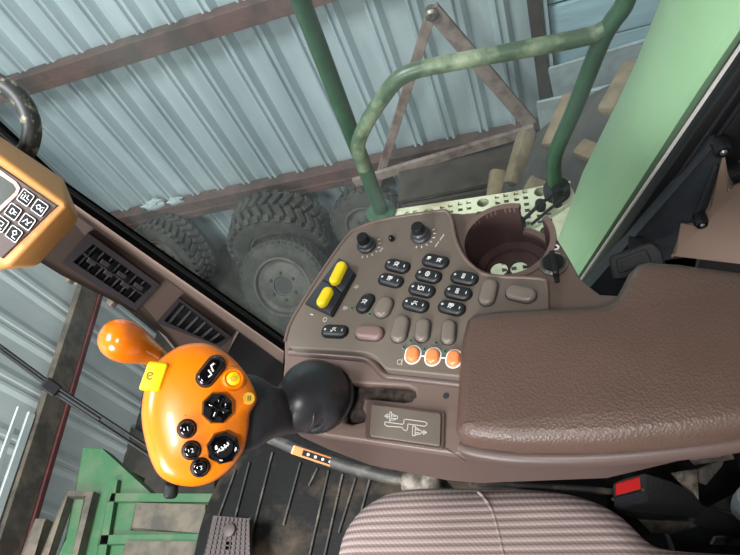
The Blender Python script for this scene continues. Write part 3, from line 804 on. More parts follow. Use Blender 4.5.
# --- button panel
pan = xy([(285, 338), (293, 316), (325, 265), (346, 236), (358, 226), (388, 216.5), (440, 209), (447, 210.5), (452, 217), (456, 237), (464, 254), (474, 265), (489, 273.5), (540, 276.5), (547, 283), (548.5, 318), (470, 330), (462, 377), (385, 369), (376, 358), (367, 353), (350, 351.5), (290, 348)], ZP)
pan = rounded(pan, .004, 3)
obj('panel', plate(pan, [], ZD - .002, ZP, .0022), M_PANEL, t, 40)
rimp = [V((x, y_, ZP - .001)) for x, y_ in xy([(285, 341), (293, 318), (325, 267), (346, 238), (358, 228), (388, 218.5), (440, 211), (447, 212.5), (451.5, 219), (455, 238), (463, 255.5), (473, 266.5), (489, 275.5), (540, 278.5), (546, 285), (547, 310)], ZP)]
rp = [V((ccx * 0 + p.x, p.y, ZP - .0005)) for p in spline(rimp, 3)]
obj('panel_rim', sweep(rp, .0022, 8), M_DECK, t, 60)
obj('lower_ledge', sweep(spline([PZ(p, ZD + .001) for p in ((290, 352), (350, 357), (366, 359), (375, 365), (385, 375), (400, 377), (464, 384))], 4), .0045, 10), M_BODY, t, 60)
def pf_(p, deg, z=ZP):
    """frame on the panel whose x axis runs along the image direction deg (down-right positive)"""
    o_ = PZ(p, z); q = PZ((p[0] + math.cos(math.radians(deg)), p[1] + math.sin(math.radians(deg))), z)
    return frame(o_, q - o_, (0, 0, 1))
def plen(p, deg, L, z=ZP):
    c_, s_ = math.cos(math.radians(deg)) * L / 2, math.sin(math.radians(deg)) * L / 2
    return (PZ((p[0] + c_, p[1] + s_), z) - PZ((p[0] - c_, p[1] - s_), z)).length
u1 = .001
PLUS = [[(-1, 0), (1, 0)], [(0, -1), (0, 1)]]; MINUS = [[(0, -1), (0, 1)]]
def at(lines, s, dx, dy): return [[(x * s + dx, y_ * s + dy) for x, y_ in L] for L in lines]
BI = {
 'reel': [[(-2, 1), (-1, 2), (1, 2), (2, 1), (1, -1), (-1, -1), (-2, 1)], [(-2, -2), (2, 2)], [(2, -2), (0, 0)]],
 'head': [[(-2, 2), (2, 2), (2, 0), (-2, 0), (-2, 2)], [(-2, -2), (-1, 0)], [(0, -2), (1, 0)], [(-2, 1), (2, 1)]],
 'fan': [[(-1, -2), (-2, 0), (-1, 2), (1, 2), (2, 0), (1, -2), (-1, -2)], [(-1, 0), (1, 0)], [(0, 1), (0, -1)]],
 'drum': [[(-1.5, -1), (-1.5, 1), (0, 2), (1.5, 1), (1.5, -1), (0, -2), (-1.5, -1)], [(-3, 2), (-2, -2)], [(2.4, 2), (3, -2)]],
 'sieve': [[(-2, -2), (2, 2)], [(-1, 1), (0, 2), (1, 1), (0, 0), (-1, 1)], [(-2.4, -.5), (-1, -2)], [(1, 0), (2.4, -1)]],
 'flow': [[(-1, 2), (1, 2), (1, .5), (-1, .5), (-1, 2)], [(-1, -2), (1, -2), (1, -.5), (-1, -.5), (-1, -2)], [(0, -.5), (0, .5)]],
}
def icon_button(p, deg, L, W, kind, nm='button', ends=True, turn=0):
    l = plen(p, deg, L - 1); w = plen(p, deg + 90, W - 1.4); m = pf_((p[0], p[1] + .8), deg)
    obj('button_seat', plate(capsule(l + .0024, w + .0024), [], -.0005, .0006, 0, m), M_BLACK, t)
    b = obj(nm, pill(l, w, .0048, m), M_BTN, t, 50)
    if kind == 'pair':
        L_ = at(BI['head'], u1 * .9, -l * .23, 0) + at(BI['reel'], u1 * 1.1, l * .18, 0)
    else:
        L_ = at(BI[kind], u1 * 1.25, 0, 0)
        if ends: L_ += at(PLUS, u1 * 1.1, -l * .33, 0) + at(MINUS, u1 * 1.2, l * .34, 0)
    if turn: L_ = [[(y_, -x) for x, y_ in Q] for Q in L_]
    obj('icon', strokes(L_, .0008, .0003, m, .0047), M_WHITE, b)
    return b
icon_button((397.6, 265.7), 14, 24.5, 12.5, 'reel')
icon_button((391, 280), 14, 24.5, 12.5, 'head')
icon_button((435.6, 261), 12, 26, 13, 'pair')
icon_button((428.7, 275.5), 13, 25.5, 13, 'fan')
icon_button((422, 289.7), 13, 26, 13, 'drum')
icon_button((415.7, 304.6), 14, 26, 13, 'sieve')
icon_button((464.5, 277.6), 11, 27, 13.5, 'flow')
icon_button((458.3, 292.5), 12, 27, 13.5, 'flow')
icon_button((451.8, 307.4), 13, 27, 13.5, 'head')
icon_button((365.7, 303), -58, 22, 13, 'reel', ends=False, turn=1)
icon_button((335, 331), 3, 26, 13, 'sieve')
for p, deg, L, W, mt in (((369.7, 333.6), 4, 27.5, 13.5, M_PINK), ((384, 308), -64, 22, 14, M_BLANK), ((400.6, 329.5), -78, 27, 14.5, M_BLANK), ((423, 331), -83, 23, 13.5, M_BLANK), ((449, 333), -86, 23.5, 13.5, M_BLANK), ((488.6, 293), -77, 26, 15, M_BLANK), ((521, 294.6), 12, 30, 14.5, M_BLANK)):
    l = plen(p, deg, L); w = plen(p, deg + 90, W); m = pf_(p, deg)
    obj('button_seat', plate(capsule(l + .0025, w + .0025), [], -.0005, .0006, 0, m), M_SLATE, t)
    obj('blank_button', pill(l, w, .006, m, .3), mt, t, 50, 'pinkish brown blank button' if mt is M_PINK else 'grey brown blank button')
oc = [(413, 355), (433, 357), (454, 359)]
for k, p in enumerate(oc):
    m = pf_(p, -80); l = plen(p, -80, 15.5); w = plen(p, 10, 12.5)
    b = obj('orange_button', pill(l, w, .0055, m, .25), M_ORBTN, t, 50, 'orange button in white ring')
    obj('white_ring', plate(capsule(l + .004, w + .004), [capsule(l + .0012, w + .0012)], -.0002, .0008, 0, m), M_WHITE, b)
    if k < 2:
        q = oc[k + 1]; a, b2 = V(p).lerp(V(q), .36), V(p).lerp(V(q), .64)
        obj('white_line', beam(PZ(a, ZP + .0004), PZ(b2, ZP + .0004), .0012, .0006, (0, 0, 1)), M_WHITE, b)
m = pf_((400, 362), 0)
obj('horn_symbol', strokes(at([[(-1.5, -1), (-1.5, 1), (0, 1.5), (1, .8), (1, -.8), (0, -1.5), (-1.5, -1)], [(1.3, 2), (1.3, -2)]], .0018, 0, 0), .0006, .0004, m), M_GREYP, t)
for p in ((404, 347.8), (411, 341), (424.5, 349.5), (436, 342.8), (445, 351.5), (352, 308.3), (370, 314.3)):
    m = pf_(p, 0)
    b = obj('indicator_lamp', lathe([(.0016, 0), (.0016, .0008), (.0008, .0012)], m, 14), M_LED, t, 40)
    obj('lamp_ring', plate(circle(.0026, 18), [circle(.0017, 18)], 0, .0006, 0, m), M_LEDRING, b)
# rotary knobs
for p, r in (((367, 246), 1.0), ((421, 236), 1.03)):
    m = pf_(p, 20)
    k = obj('rotary_knob', lathe([(.0115 * r, 0), (.0118 * r, .003), (.0105 * r, .0045), (.0095 * r, .005), (.0095 * r, .0085), (.0078 * r, .0105)], m, 32), M_SLATE, t, 40)
    n = 36; rr = []
    for z_, q in ((.0085, .0072), (.0175, .0066), (.0185, .006)):
        rr.append([V((q * r * (1 + .05 * (i % 2)) * math.cos(2 * PI * i / n), q * r * (1 + .05 * (i % 2)) * math.sin(2 * PI * i / n), z_)) for i in range(n)])
    obj('knob_cap', xf(loft(rr), m), M_BLACK, k, 30)
    tk = []
    for i in range(7):
        a = math.radians(-75 + i * 22); tk.append([(.0148 * math.cos(a), .0148 * math.sin(a)), (.0172 * math.cos(a), .0172 * math.sin(a))])
    obj('scale_marks', strokes(tk, .0011, .0003, m), M_GREYP, k)
def txt(s, size, m, name, mt, parent, ext=.0002):
    cu = bpy.data.curves.new('t', 'FONT'); cu.body = s; cu.size = size; cu.extrude = ext; cu.align_x = 'CENTER'; cu.align_y = 'CENTER'
    o_ = bpy.data.objects.new('t', cu); COL.objects.link(o_)
    me = bpy.data.meshes.new_from_object(o_.evaluated_get(bpy.context.evaluated_depsgraph_get()))
    bm_ = bmesh.new(); bm_.from_mesh(me); bpy.data.objects.remove(o_); bpy.data.curves.remove(cu); bpy.data.meshes.remove(me)
    return obj(name, xf(bm_, m), mt, parent)
m = pf_((440, 240), -54); obj('scale_caption', strokes([[(-.010 + i * .0016, -.0006), (-.0094 + i * .0016, .0006 if i % 3 else .0001)] for i in range(12) if i != 5], .0009, .0003, m), M_GREYP, t)
m = pf_((381.5, 249.5), -54); obj('scale_caption', strokes([[(-.003 + i * .0016, -.0006), (-.0024 + i * .0016, .0006)] for i in range(4)], .0009, .0003, m), M_GREYP, t)
m = pf_((392, 239.5), 0)
obj('warning_lamp', lathe([(.0036, 0), (.0034, .004), (.0024, .0062), (.0008, .0068)], m, 20), M_GLOSS, t, 50)
# yellow rockers
q = [(339.6, 259), (356.5, 275.5), (333, 318), (305.5, 305)]
hz = [PZ(p, ZP) for p in q]
ctr = (hz[0] + hz[1] + hz[2] + hz[3]) / 4
loc2 = [(p.x, p.y) for p in hz]
rk = obj('rocker_frame', plate(rounded(loc2, .002), [], ZP, ZP + .003, .001), M_BLACK, t, 40)
e0 = (hz[3] - hz[0]); e0n = e0.normalized()
acr = (hz[1] - hz[0]).normalized()
for k, (s0, s1, yc, ya, yb) in enumerate(((.02, .49, (337.6, 274), (343.5, 262), (332.5, 284.5)), (.51, .98, (325.6, 296), (330, 287.5), (319.5, 306.5)))):
    a, b = hz[0].lerp(hz[3], s0), hz[0].lerp(hz[3], s1); c_, d_ = hz[1].lerp(hz[2], s0), hz[1].lerp(hz[2], s1)
    ins = .06
    A_, B_2, C_, D_ = a.lerp(c_, ins), b.lerp(d_, ins), c_.lerp(a, ins), d_.lerp(b, ins)
    m1, m2 = A_.lerp(C_, .5), B_2.lerp(D_, .5)
    zz = lambda p, h_: V((p.x, p.y, ZP + h_))
    bm = hull([zz(A_, .002), zz(B_2, .002), zz(C_, .002), zz(D_, .002), zz(A_, .005), zz(B_2, .005), zz(C_, .005), zz(D_, .005), zz(m1, .012), zz(m2, .012)])
    r_ = obj('rocker_switch', bevel_all(bm, .0012, 2), M_SLATE, t, 30, 'black rocker with yellow bar')
    p1, p2 = PZ(ya, ZP + .013), PZ(yb, ZP + .013)
    obj('yellow_bar', xf(pill((p2 - p1).length, .0128, .007, Matrix.Identity(4), .36), frame((p1 + p2) / 2 - V((0, 0, .003)), p2 - p1, (0, 0, 1))), M_ROCK, r_, 50)
    mm_ = frame((p1 + p2) / 2 + V((0, 0, .003)), p2 - p1, (0, 0, 1))
    obj('grip_line', strokes([[(-.009, yy), (.009, yy)] for yy in (-.002, 0, .002)], .0005, .0004, mm_), M_YELLOW, r_)
obj('symbol', strokes([[(.0022 * math.cos(2 * PI * i / 14), .0026 * math.sin(2 * PI * i / 14)) for i in range(15)]], .0009, .0003, pf_((325, 319.6), 0)), M_WHITE, t)
obj('symbol', strokes([[(-.0014, .0004), (.0014, -.0004)]], .001, .0003, pf_((311.8, 314.6), 0)), M_WHITE, t)
obj('symbol', strokes(at(BI['reel'], .0011, 0, 0), .0006, .0003, pf_((356.4, 287), 40)), M_GREYP, t)
obj('symbol', strokes(at(BI['head'], .0011, 0, 0), .0006, .0003, pf_((345, 308.6), 20)), M_GREYP, t)
# gate diagram plate
dz = ZD + .004
dp = xy([(371.5, 404), (441, 413.5), (440, 446), (369.5, 436)], dz)
dpl = obj('gate_diagram', plate(rounded(dp, .003), [], ZD - .004, dz, .0008), M_PANEL, t, 40)
dp2 = xy([(367, 401), (445, 411.5), (444, 450), (365, 439)], ZD + .0015)
obj('plate_surround', plate(rounded(dp2, .004), [rounded(dp, .003)], ZD - .002, ZD + .0022, .0006), M_BODY, t, 40)
def dd(x, y_): return (360 + x / 7.4, 380 + y_ / 7.4)
def dline(pts): 
    P_ = [PZ(dd(*p), dz) for p in pts]
    return [beam(a, b, .0007, .0005, (0, 0, 1)) for a, b in zip(P_, P_[1:])]
bms = dline([(185, 310), (315, 328), (325, 320), (325, 295), (340, 290), (480, 310), (498, 322), (490, 338), (475, 342), (355, 325), (352, 365), (338, 377), (320, 365), (310, 350), (200, 342), (183, 330), (185, 310)])
bms += dline([(222, 235), (218, 305), (228, 305), (234, 238), (222, 235)]) + dline([(234, 250), (278, 268), (278, 285), (240, 300)]) + dline([(234, 265), (265, 270)]) + dline([(234, 285), (265, 284)])
bms += dline([(218, 270), (182, 266), (208, 250), (206, 284), (182, 266)])
bms += dline([(390, 340), (388, 410), (408, 413), (410, 343), (390, 340)]) + dline([(410, 350), (448, 372), (460, 385), (445, 400), (412, 405)]) + dline([(412, 365), (440, 375)]) + dline([(412, 390), (440, 392)])
bms += dline([(460, 386), (494, 388), (470, 372), (468, 404), (494, 388)])
obj('diagram_lines', merge(bms), M_GREYP, dpl)
obj('recess_dimple', lathe([(.003, 0), (.003, .0006), (.001, .0006)], pf_((446, 396), 0, ZD), 14), M_SLATE, t, 40)
obj('seam_line', strokes([[(0, 0), (.02, -.012)]], .0006, .0004, pf_((445, 448), 0, ZD)), M_SLATE, t)
# key switch
m = pf_((553.5, 265), 0, ZD)
ks = obj('key_switch', lathe([(.0145, 0), (.0145, .003), (.0128, .0045), (.0115, .0035), (.0105, .0045), (.0095, .006)], m, 32), M_STEEL, t, 40, 'steel key switch ring')
obj('switch_face', lathe([(.0108, .003), (.0105, .0065), (.009, .007)], m, 32), M_BLACK, ks, 40)
m = pf_((556, 247.5), 0, ZD)
sc_ = obj('screw_hole', lathe([(.0036, 0), (.0036, .0008), (.0022, .0008), (.0018, .0002), (.0001, .0002)], m, 16), M_WHITE, t, 40)
obj('screw', lathe([(.0014, .0003), (.001, .0012)], m, 8), M_DARK, sc_)
m = pf_((553.5, 265), -100, ZD)
t2 = thing('ignition_key', 'black ignition key turned in the switch beside the cup holder', 'key', V((m[0][3], m[1][3], ZD + .007)))
a, b = PZ((551.5, 253.5), ZD + .012), PZ((556.5, 276), ZD + .012)
obj('bow', box((b - a).length, .0062, .013, frame((a + b) / 2, b - a, (0, 0, 1)), .002, 3), M_BLACK, t2, 40)
a, b = PZ((556, 274), ZD + .012), PZ((557.5, 283), ZD + .004)
obj('fob_loop', box((b - a).length, .0052, .004, frame((a + b) / 2, b - a, (0, 0, 1)), .0015, 2), M_BLACK, t2, 40)

# ------------------------------------------------------------------ armrest
at_ = [(456, 432), (458, 400), (461, 350), (467, 324), (475, 317.5), (500, 314), (560, 311), (600, 309.5), (613, 304), (621, 290), (628, 276), (636, 268), (648, 265.5), (680, 268), (745, 277), (800, 285), (800, 420), (745, 434), (680, 443), (600, 449), (520, 449), (475, 444), (460, 440)]
outl = [PZ(p, ZD + .022) for p in at_]
cc_ = sum((p for p in outl), V((0, 0, 0))) / len(outl)
def inset(P, d_):
    n_ = len(P); out_ = []
    for i in range(n_):
        a, b, c_ = P[i - 1], P[i], P[(i + 1) % n_]
        e1 = (b - a).normalized(); e2 = (c_ - b).normalized()
        n1 = V((-e1.y, e1.x, 0)); n2 = V((-e2.y, e2.x, 0)); nn_ = (n1 + n2).normalized()
        k_ = 1 / max(.5, nn_.dot(n1)); out_.append(b + nn_ * d_ * k_)
    return out_
area = sum(outl[i - 1].x * outl[i].y - outl[i].x * outl[i - 1].y for i in range(len(outl)))
sg = 1 if area > 0 else -1
dense = []
for i in range(len(outl)):
    a, b = outl[i], outl[(i + 1) % len(outl)]
    dense += [a, a.lerp(b, .5)]
rr_ = []
H0 = ZD - .001
for ins, z_ in ((.004, H0), (.0015, H0 + .008), (0, H0 + .014), (0, H0 + .021), (.001, H0 + .027), (.0035, H0 + .0325), (.0075, H0 + .036), (.013, H0 + .0382), (.021, H0 + .039), (.03, H0 + .0393)):
    rr_.append([V((p.x, p.y, z_)) for p in inset(outl, sg * ins)])
t = thing('armrest', 'brown grained vinyl armrest pad on the console', 'armrest', V((cc_.x, cc_.y, H0)))
bm = loft(rr_[:8], True, True)
obj('pad', bm, M_ARM, t, 60)
br = [PZ(p, ZD - .004) for p in ((461, 446), (475, 451), (520, 457), (600, 457), (680, 450), (745, 441), (800, 430))]
obj('pad_base', sweep(spline(br, 3), .008, 10), M_BODY, t, 60)

# ================================================================== CONTROL LEVER
bc = PZ((318, 397), ZD + .006)
Db = depth_of(bc)
t = thing('control_lever', 'orange multi-button control lever on a black neck and rubber boot', 'lever', V((bc.x, bc.y, ZD)))
gc = PD((197, 415), .485)
gn = (CAM - gc).normalized()
gx = ray(198, 415) - ray(197, 415)
GM = frame(gc, gx, gn)           # local x ~ image right, y ~ image up
GI = GM.inverted()
def GP(p):                        # pixel -> local xy on the grip plane
    q = GI @ PP(p, gc, gn); return V((q.x, q.y))
go = [(165.6, 353), (179, 345), (196, 341.5), (210, 343), (223, 349.5), (235, 359), (243, 368), (248, 375), (253, 384), (257, 393), (257.5, 401), (254, 408), (250.5, 415), (249.5, 428), (246, 446), (241, 457), (233, 468), (224, 476), (213, 483), (198, 487.5), (185, 487.5), (171, 484.5), (159, 477), (152, 466), (147, 452), (142.5, 433), (140.5, 414), (142.5, 394), (147, 378), (155, 363)]
G = [GP(p) for p in go]
G = [V((p.x, p.y)) for p in spline([V((*g_, 0)) for g_ in G + [G[0]]], 3)[:-1]]
def ginset(d_):
    P_ = [V((g_.x, g_.y, 0)) for g_ in G]
    ar = sum(P_[i - 1].x * P_[i].y - P_[i].x * P_[i - 1].y for i in range(len(P_)))
    return inset(P_, d_ if ar > 0 else -d_)
def gring(d_, z_): return [V((p.x, p.y, z_)) for p in ginset(d_)]
GH = .0
def dome_ring(scale, z_): 
    return [V((g_.x * scale, g_.y * scale, z_)) for g_ in G]
rings = [gring(.004, -.016), gring(.0005, -.014), gring(0, -.009), gring(.0015, -.0035)]
prev = rings[-1]
for sc0, z_ in ((.93, .0), (.86, .0032), (.76, .0058), (.62, .0076), (.45, .009), (.25, .0098), (.08, .01)):
    rings.append([V((p.x * sc0 / .965, p.y * sc0 / .965, z_)) for p in prev])
obj('grip_face', xf(loft(rings), GM), M_ORANGE, t, 60, 'orange grip face')
def gz(p):                        # height of the face at local point
    r_ = math.hypot(p.x / .049, p.y / .061); 
    return .0098 - .0065 * min(r_, 1) ** 2.2
rings = [gring(.0025, -.013), gring(-.0012, -.018), gring(0.0, -.03), gring(.008, -.042), gring(.02, -.05), gring(.03, -.052)]
obj('grip_back', xf(loft(rings), GM), M_BLACK, t, 50, 'black grip back shell')
def gfr(p, deg=0, dz=0.0):
    l = GP(p); q = GP((p[0] + math.cos(math.radians(deg)), p[1] + math.sin(math.radians(deg)))) - l
    n_ = V((l.x * 1.6, l.y * 1.2, .2)).normalized()
    n_ = V((l.x * 2.2, l.y * 1.6, 1)).normalized() if True else n_
    return GM @ frame(V((l.x, l.y, gz(l) + dz)), V((q.x, q.y, 0)), n_)
def gl(px): return px * .485 / FPX * 1.03
# rocker button with two arrows
m = gfr((210.5, 372), -52, .0)
obj('button_seat', plate(capsule(gl(35), gl(19.5)), [], -.003, .0016, .0006, m), M_BLACK, t, 40)
b = obj('rocker_button', pill(gl(32), gl(16.5), .0062, m, .25), M_GLOSS, t, 50)
obj('arrow', strokes(at([[(-1.5, -1), (0, 1.4), (1.6, 1)], [(-4.8, -1), (-3.2, -1.4), (-2.4, 1)]], .0017, .003, 0), .0013, .0003, m, .006), M_WHITE, b)
# yellow round button on a raised orange ring
m = gfr((232.5, 379.5), 0, .0)
b = obj('round_button', lathe([(gl(12.5), -.006), (gl(12), .001), (gl(10.5), .004), (gl(8.5), .0048), (gl(7.5), .003), (gl(7), .0024)], m, 32), M_ORANGE, t, 50, 'raised orange ring button with yellow centre')
obj('yellow_cap', lathe([(gl(7), .002), (gl(6.5), .0042), (gl(3.4), .0052), (gl(3.2), .0047), (.0001, .0047)], m, 28), M_YELLOW, b, 40)
obj('centre_dot', lathe([(gl(3), .0046), (gl(2.6), .0056), (.0001, .0058)], m, 20), M_GOLD, b, 40)
m = gfr((248, 398.5), 0, .001)
b = obj('round_sticker', lathe([(gl(6), -.002), (gl(6), .0022), (gl(5.4), .0028)], m, 24), M_GOLD, t, 40, 'round gold sticker')
obj('sticker_mark', strokes(at([[(-1, -1.5), (-1, 1.5), (1, 1.5), (1, -1.5), (-1, -1.5)], [(-1, 0), (1, 0)]], .0011, 0, 0), .0005, .0003, m, .0028), M_BEZEL, b)
# octagonal hat switches
for k, (p, rot) in enumerate((((217, 408), 22), ((222.5, 446.5), 8))):
    m = gfr(p, rot, .0005); r_ = gl(15.5); n = 64
    def octr(sc1, z_):
        out_ = []
        for i in range(n):
            a = 2 * PI * i / n
            q_ = math.cos(PI / 8) / math.cos((a % (PI / 4)) - PI / 8) * (1.02 if True else 1)
            out_.append(V((r_ * sc1 * q_ * math.cos(a), r_ * sc1 * q_ * math.sin(a), z_)))
        return out_
    b = obj('hat_switch', xf(loft([octr(1, -.004), octr(1, .004), octr(.9, .0065), octr(.74, .0058), octr(.6, .0045), octr(.4, .004), octr(.1, .004)]), m), M_GLOSS, t, 40, 'plain black eight-sided thumb switch' if k == 0 else 'black eight-sided thumb switch with white symbols')
    if k == 0:
        obj('cross_ridge', merge([box(r_ * 1.3, .0035, .006, m @ Matrix.Translation((0, 0, .005)) @ Matrix.Rotation(a, 4, 'Z'), .0012) for a in (0, PI / 2)]), M_GLOSS, b, 40)
    else:
        obj('cap_disc', lathe([(r_ * .62, .003), (r_ * .58, .0062), (r_ * .5, .0068)], m, 28), M_GLOSS, b, 40)
        obj('symbol', strokes(at([[(-2, -1.6), (-.6, -1.2), (.4, .6), (1.8, 1.4)], [(-1.2, .2), (.2, -.8)], [(-2.4, -2.4), (-1.8, -.8)], [(0, 1.4), (1, .2)], [(1.2, 2.6), (2, 1.8)]], .0017, 0, 0), .0011, .0004, m, .0066), M_WHITE, b)
        obj('edge_mark', strokes([[(r_ * .74, -.0014), (r_ * .74, .0014)], [(-r_ * .1, -r_ * .76), (r_ * .08, -r_ * .76)]], .0013, .0004, m, .0056), M_WHITE, b)
for k, p in enumerate(((187, 428.5), (191.5, 449.5), (200, 466.5))):
    m = gfr(p, 0, .0)
    obj('button_seat', lathe([(gl(9.2), -.004), (gl(9.2), .001), (gl(8.3), .0016)], m, 28), M_BLACK, t, 40)
    b = obj('numbered_button', lathe([(gl(7.6), -.003), (gl(7.6), .003), (gl(6.8), .0048), (gl(4.8), .0062), (gl(2), .0067)], m, 28), M_GLOSS, t, 50)
    tm = gfr((p[0] + 1, p[1]), -15, .0066)
    txt('123'[k], .0048, tm, 'number', M_WHITE, b, .0003)
# yellow tag clipped on the rim
m = gfr((153.5, 376), 0, -.004)
tp = [GI @ PP(p, gc + gn * .004, gn) for p in ((149, 361), (169, 363.5), (160, 391.5), (138.5, 390))]
tag_ = obj('yellow_tag', plate(rounded([(p.x, p.y) for p in tp], .003), [], -.012, .008, .002, GM), M_YELLOW, t, 40, 'yellow rim button')
mk = GM @ Matrix.Translation(GI @ PP((150, 376), gc + gn * .008, gn)) 
obj('mark', strokes([[(.0024 * math.cos(a * PI / 5 + .5), .0028 * math.sin(a * PI / 5 + .5)) for a in range(9)], [(-.001, 0), (.0016, .001)]], .0006, .0004, mk), M_BEZEL, tag_)
obj('pin_hole', lathe([(.0006, 0), (.0005, .0004)], gfr((185.5, 415.5), 0, .0004), 8), M_BEZEL, t)
obj('trigger', box(.012, .014, .012, GM @ Matrix.Translation(GI @ PD((171, 490), .50)), .004, 3), M_BLACK, t, 40)
# neck and boot
npx = [((306, 404), 21, Db - .018), ((296, 410), 21.5, Db - .03), ((286, 412), 23, Db - .037), ((272, 411), 26, .543), ((258, 411), 36, .536), ((240, 413), 42, .532), ((222, 414), 42, .530), ((205, 414), 36, .528)]
pts = [PD(p, D) for p, r_, D in npx]; rad = [r_ * D / FPX for p, r_, D in npx]
sp = spline(pts, 6); rr2 = resamp(rad, len(sp))
obj('neck', sweep(sp, rr2, 28, .55, gn), M_RUBBER, t, 60)
bpx = [((318, 396), 33, Db + .014), ((316, 396), 35.5, Db + .004), ((314, 396), 36.5, Db - .006), ((311, 397), 36, Db - .014), ((306.5, 399), 33.5, Db - .021), ((302, 402), 29.5, Db - .026), ((298.5, 406), 26.5, Db - .029), ((297, 407), 24.5, Db - .0275), ((294, 409), 19, Db - .028)]
R0 = .0375
bp_ = [PD(p, D) for p, r_, D in bpx]; bp_s = spline(bp_, 4)
obj('boot', sweep(bp_s, resamp([r_ * D / FPX for p, r_, D in bpx], len(bp_s)), 40), M_RUBBER, t, 60, 'rounded rubber boot')
fc, fd = PD((298.5, 406), Db - .0285), (PD((280, 412), Db - .042) - PD((298, 406), Db - .028)).normalized()
ff = frame(fc, (0, 0, 1), fd); fr_ = 25.5 * (Db - .028) / FPX
obj('boot_fold', sweep([ff @ V((fr_ * math.cos(a * PI / 18), fr_ * math.sin(a * PI / 18), 0)) for a in range(37)], .0024, 10), M_RUBBER, t, 60)
obj('boot_flange', plate(circle(R0 * 1.0, 36, (bc.x, bc.y)), [], ZD, ZD + .002, .0005), M_DARK, t, 40)
# orange pear knob lever behind
t = thing('tilt_lever', 'pear shaped orange lever knob beside the pillar, left of the control lever', 'lever', PL((208, 386), -.02))
k0, k1 = PD((122.5, 340.5), .62), PD((160, 357.5), .665)
kd = (k1 - k0).normalized(); L = (k1 - k0).length
prof = [(.0005, -.0235), (.008, -.0225), (.0155, -.019), (.0205, -.012), (.0225, -.003), (.0225, .006), (.0207, .015), (.0178, .025), (.0150, .035), (.0115, L), (.0085, L + .004)]
obj('knob', lathe(prof, frame(k0, (0, 0, 1), kd), 36), M_ORANGE2, t, 60)
e = k1 + kd * .06
obj('stem', sweep(spline([k1 - kd * .005, k1 + kd * .03, PL((208, 386), -.02)], 5), .0045, 10), M_STEEL, t, 60)

# ------------------------------------------------------------------ bar under console with orange label
hz_ = 2.62
t = thing('support_bar', 'dirty black bar with an orange label, under the console', 'bar', PZ((320, 460), CFZ))
hb = [PZ(p, hz_) for p in ((258, 433), (282, 443), (296, 449), (345, 466), (392, 478), (416, 481))]
obj('tube', sweep(spline(hb, 4), .010, 12), M_BAR, t, 60)
obj('elbow', sweep(spline([hb[-1] + V((-.02, 0, 0)), hb[-1] + V((.012, -.004, -.004)), hb[-1] + V((.03, .0, -.03)), hb[-1] + V((.03, .0, CFZ - hz_))], 5), .014, 12), M_DSTEEL, t, 60, 'dirty steel elbow')
a, b = PZ((296, 450.5), hz_), PZ((341.5, 465.5), hz_); q_ = (CAM - a).normalized() * .0185; a += q_; b += q_
m = frame((a + b) / 2, b - a, (CAM - a)); L = (b - a).length
lb_ = obj('orange_label', box(L, .0145, .005, m, .0015), M_ORBTN, t)
obj('label_strip', box(L * .66, .009, .001, m @ Matrix.Translation((.002, 0, .0028))), M_BLACK, lb_)
obj('label_marks', merge([lathe([(.0024, 0), (.002, .0006)], m @ Matrix.Translation((-.018 + .0125 * i, 0, .0033)), 10) for i in range(4)]), M_WHITE, lb_)
obj('front_mount', sweep([hb[0], PL((232, 405), -.02)], .010, 12), M_BLACK, t, 60)

# ================================================================== SEAT
SZ = 2.80
sp_ = [(337, 575), (342, 545), (351, 525), (366, 508), (388, 495), (412, 489.5), (440, 488.5), (480, 489), (530, 490), (566, 494), (596, 503), (618, 515), (634, 529), (646, 541), (662, 549), (700, 553), (760, 556), (800, 560)]
outl2 = [PZ(p, SZ - .02) for p in sp_]
outl2 = spline(outl2, 3)
poly = outl2 + [V((outl2[-1].x + .01, -.3, SZ - .02)), V((-.30, -.3, SZ - .02))]
ar = sum(poly[i - 1].x * poly[i].y - poly[i].x * poly[i - 1].y for i in range(len(poly)))
sg2 = 1 if ar > 0 else -1
t = thing('operator_seat', 'operator seat with brown and pink striped fabric cushion', 'seat', V((0, -.05, CFZ)))
rings = []
for ins, z_ in ((.012, SZ - .10), (.002, SZ - .085), (0, SZ - .06), (0, SZ - .02), (.003, SZ - .010), (.009, SZ - .002), (.018, SZ + .003), (.03, SZ + .006)):
    rings.append([V((p.x, p.y, z_)) for p in inset(poly, sg2 * ins)])
obj('cushion', loft(rings), M_FAB, t, 60)
sm = [PZ(p, SZ + .006) for p in ((478, 491), (486, 500), (494, 516), (504, 556))]
sm.append(sm[-1] + (sm[-1] - sm[-2]) * 2)
obj('piping', sweep(spline([p - V((0, 0, .001)) for p in sm], 5), .002, 8), M_FAB, t, 60)
obj('seat_base', box(.42, .3, .4, Matrix.Translation((.03, -.09, CFZ + .23)), .02), M_DARK, t)
obj('cushion_pan', box(.5, .36, .06, Matrix.Translation((.02, -.1, SZ - .12)), .02), M_DARK, t)

# buckle
t = thing('seat_belt_buckle', 'black seat belt buckle with red release button between seat and armrest', 'buckle', PZ((650, 500), SZ - .03))
bz_ = SZ + .02
fcl = [(612, 482), (645, 473), (648, 503), (614, 510)]      # front face
Ff = [PD(p, .685) for p in fcl]
ax = (PZ((700, 505), bz_) - PZ((640, 494), bz_)).normalized()
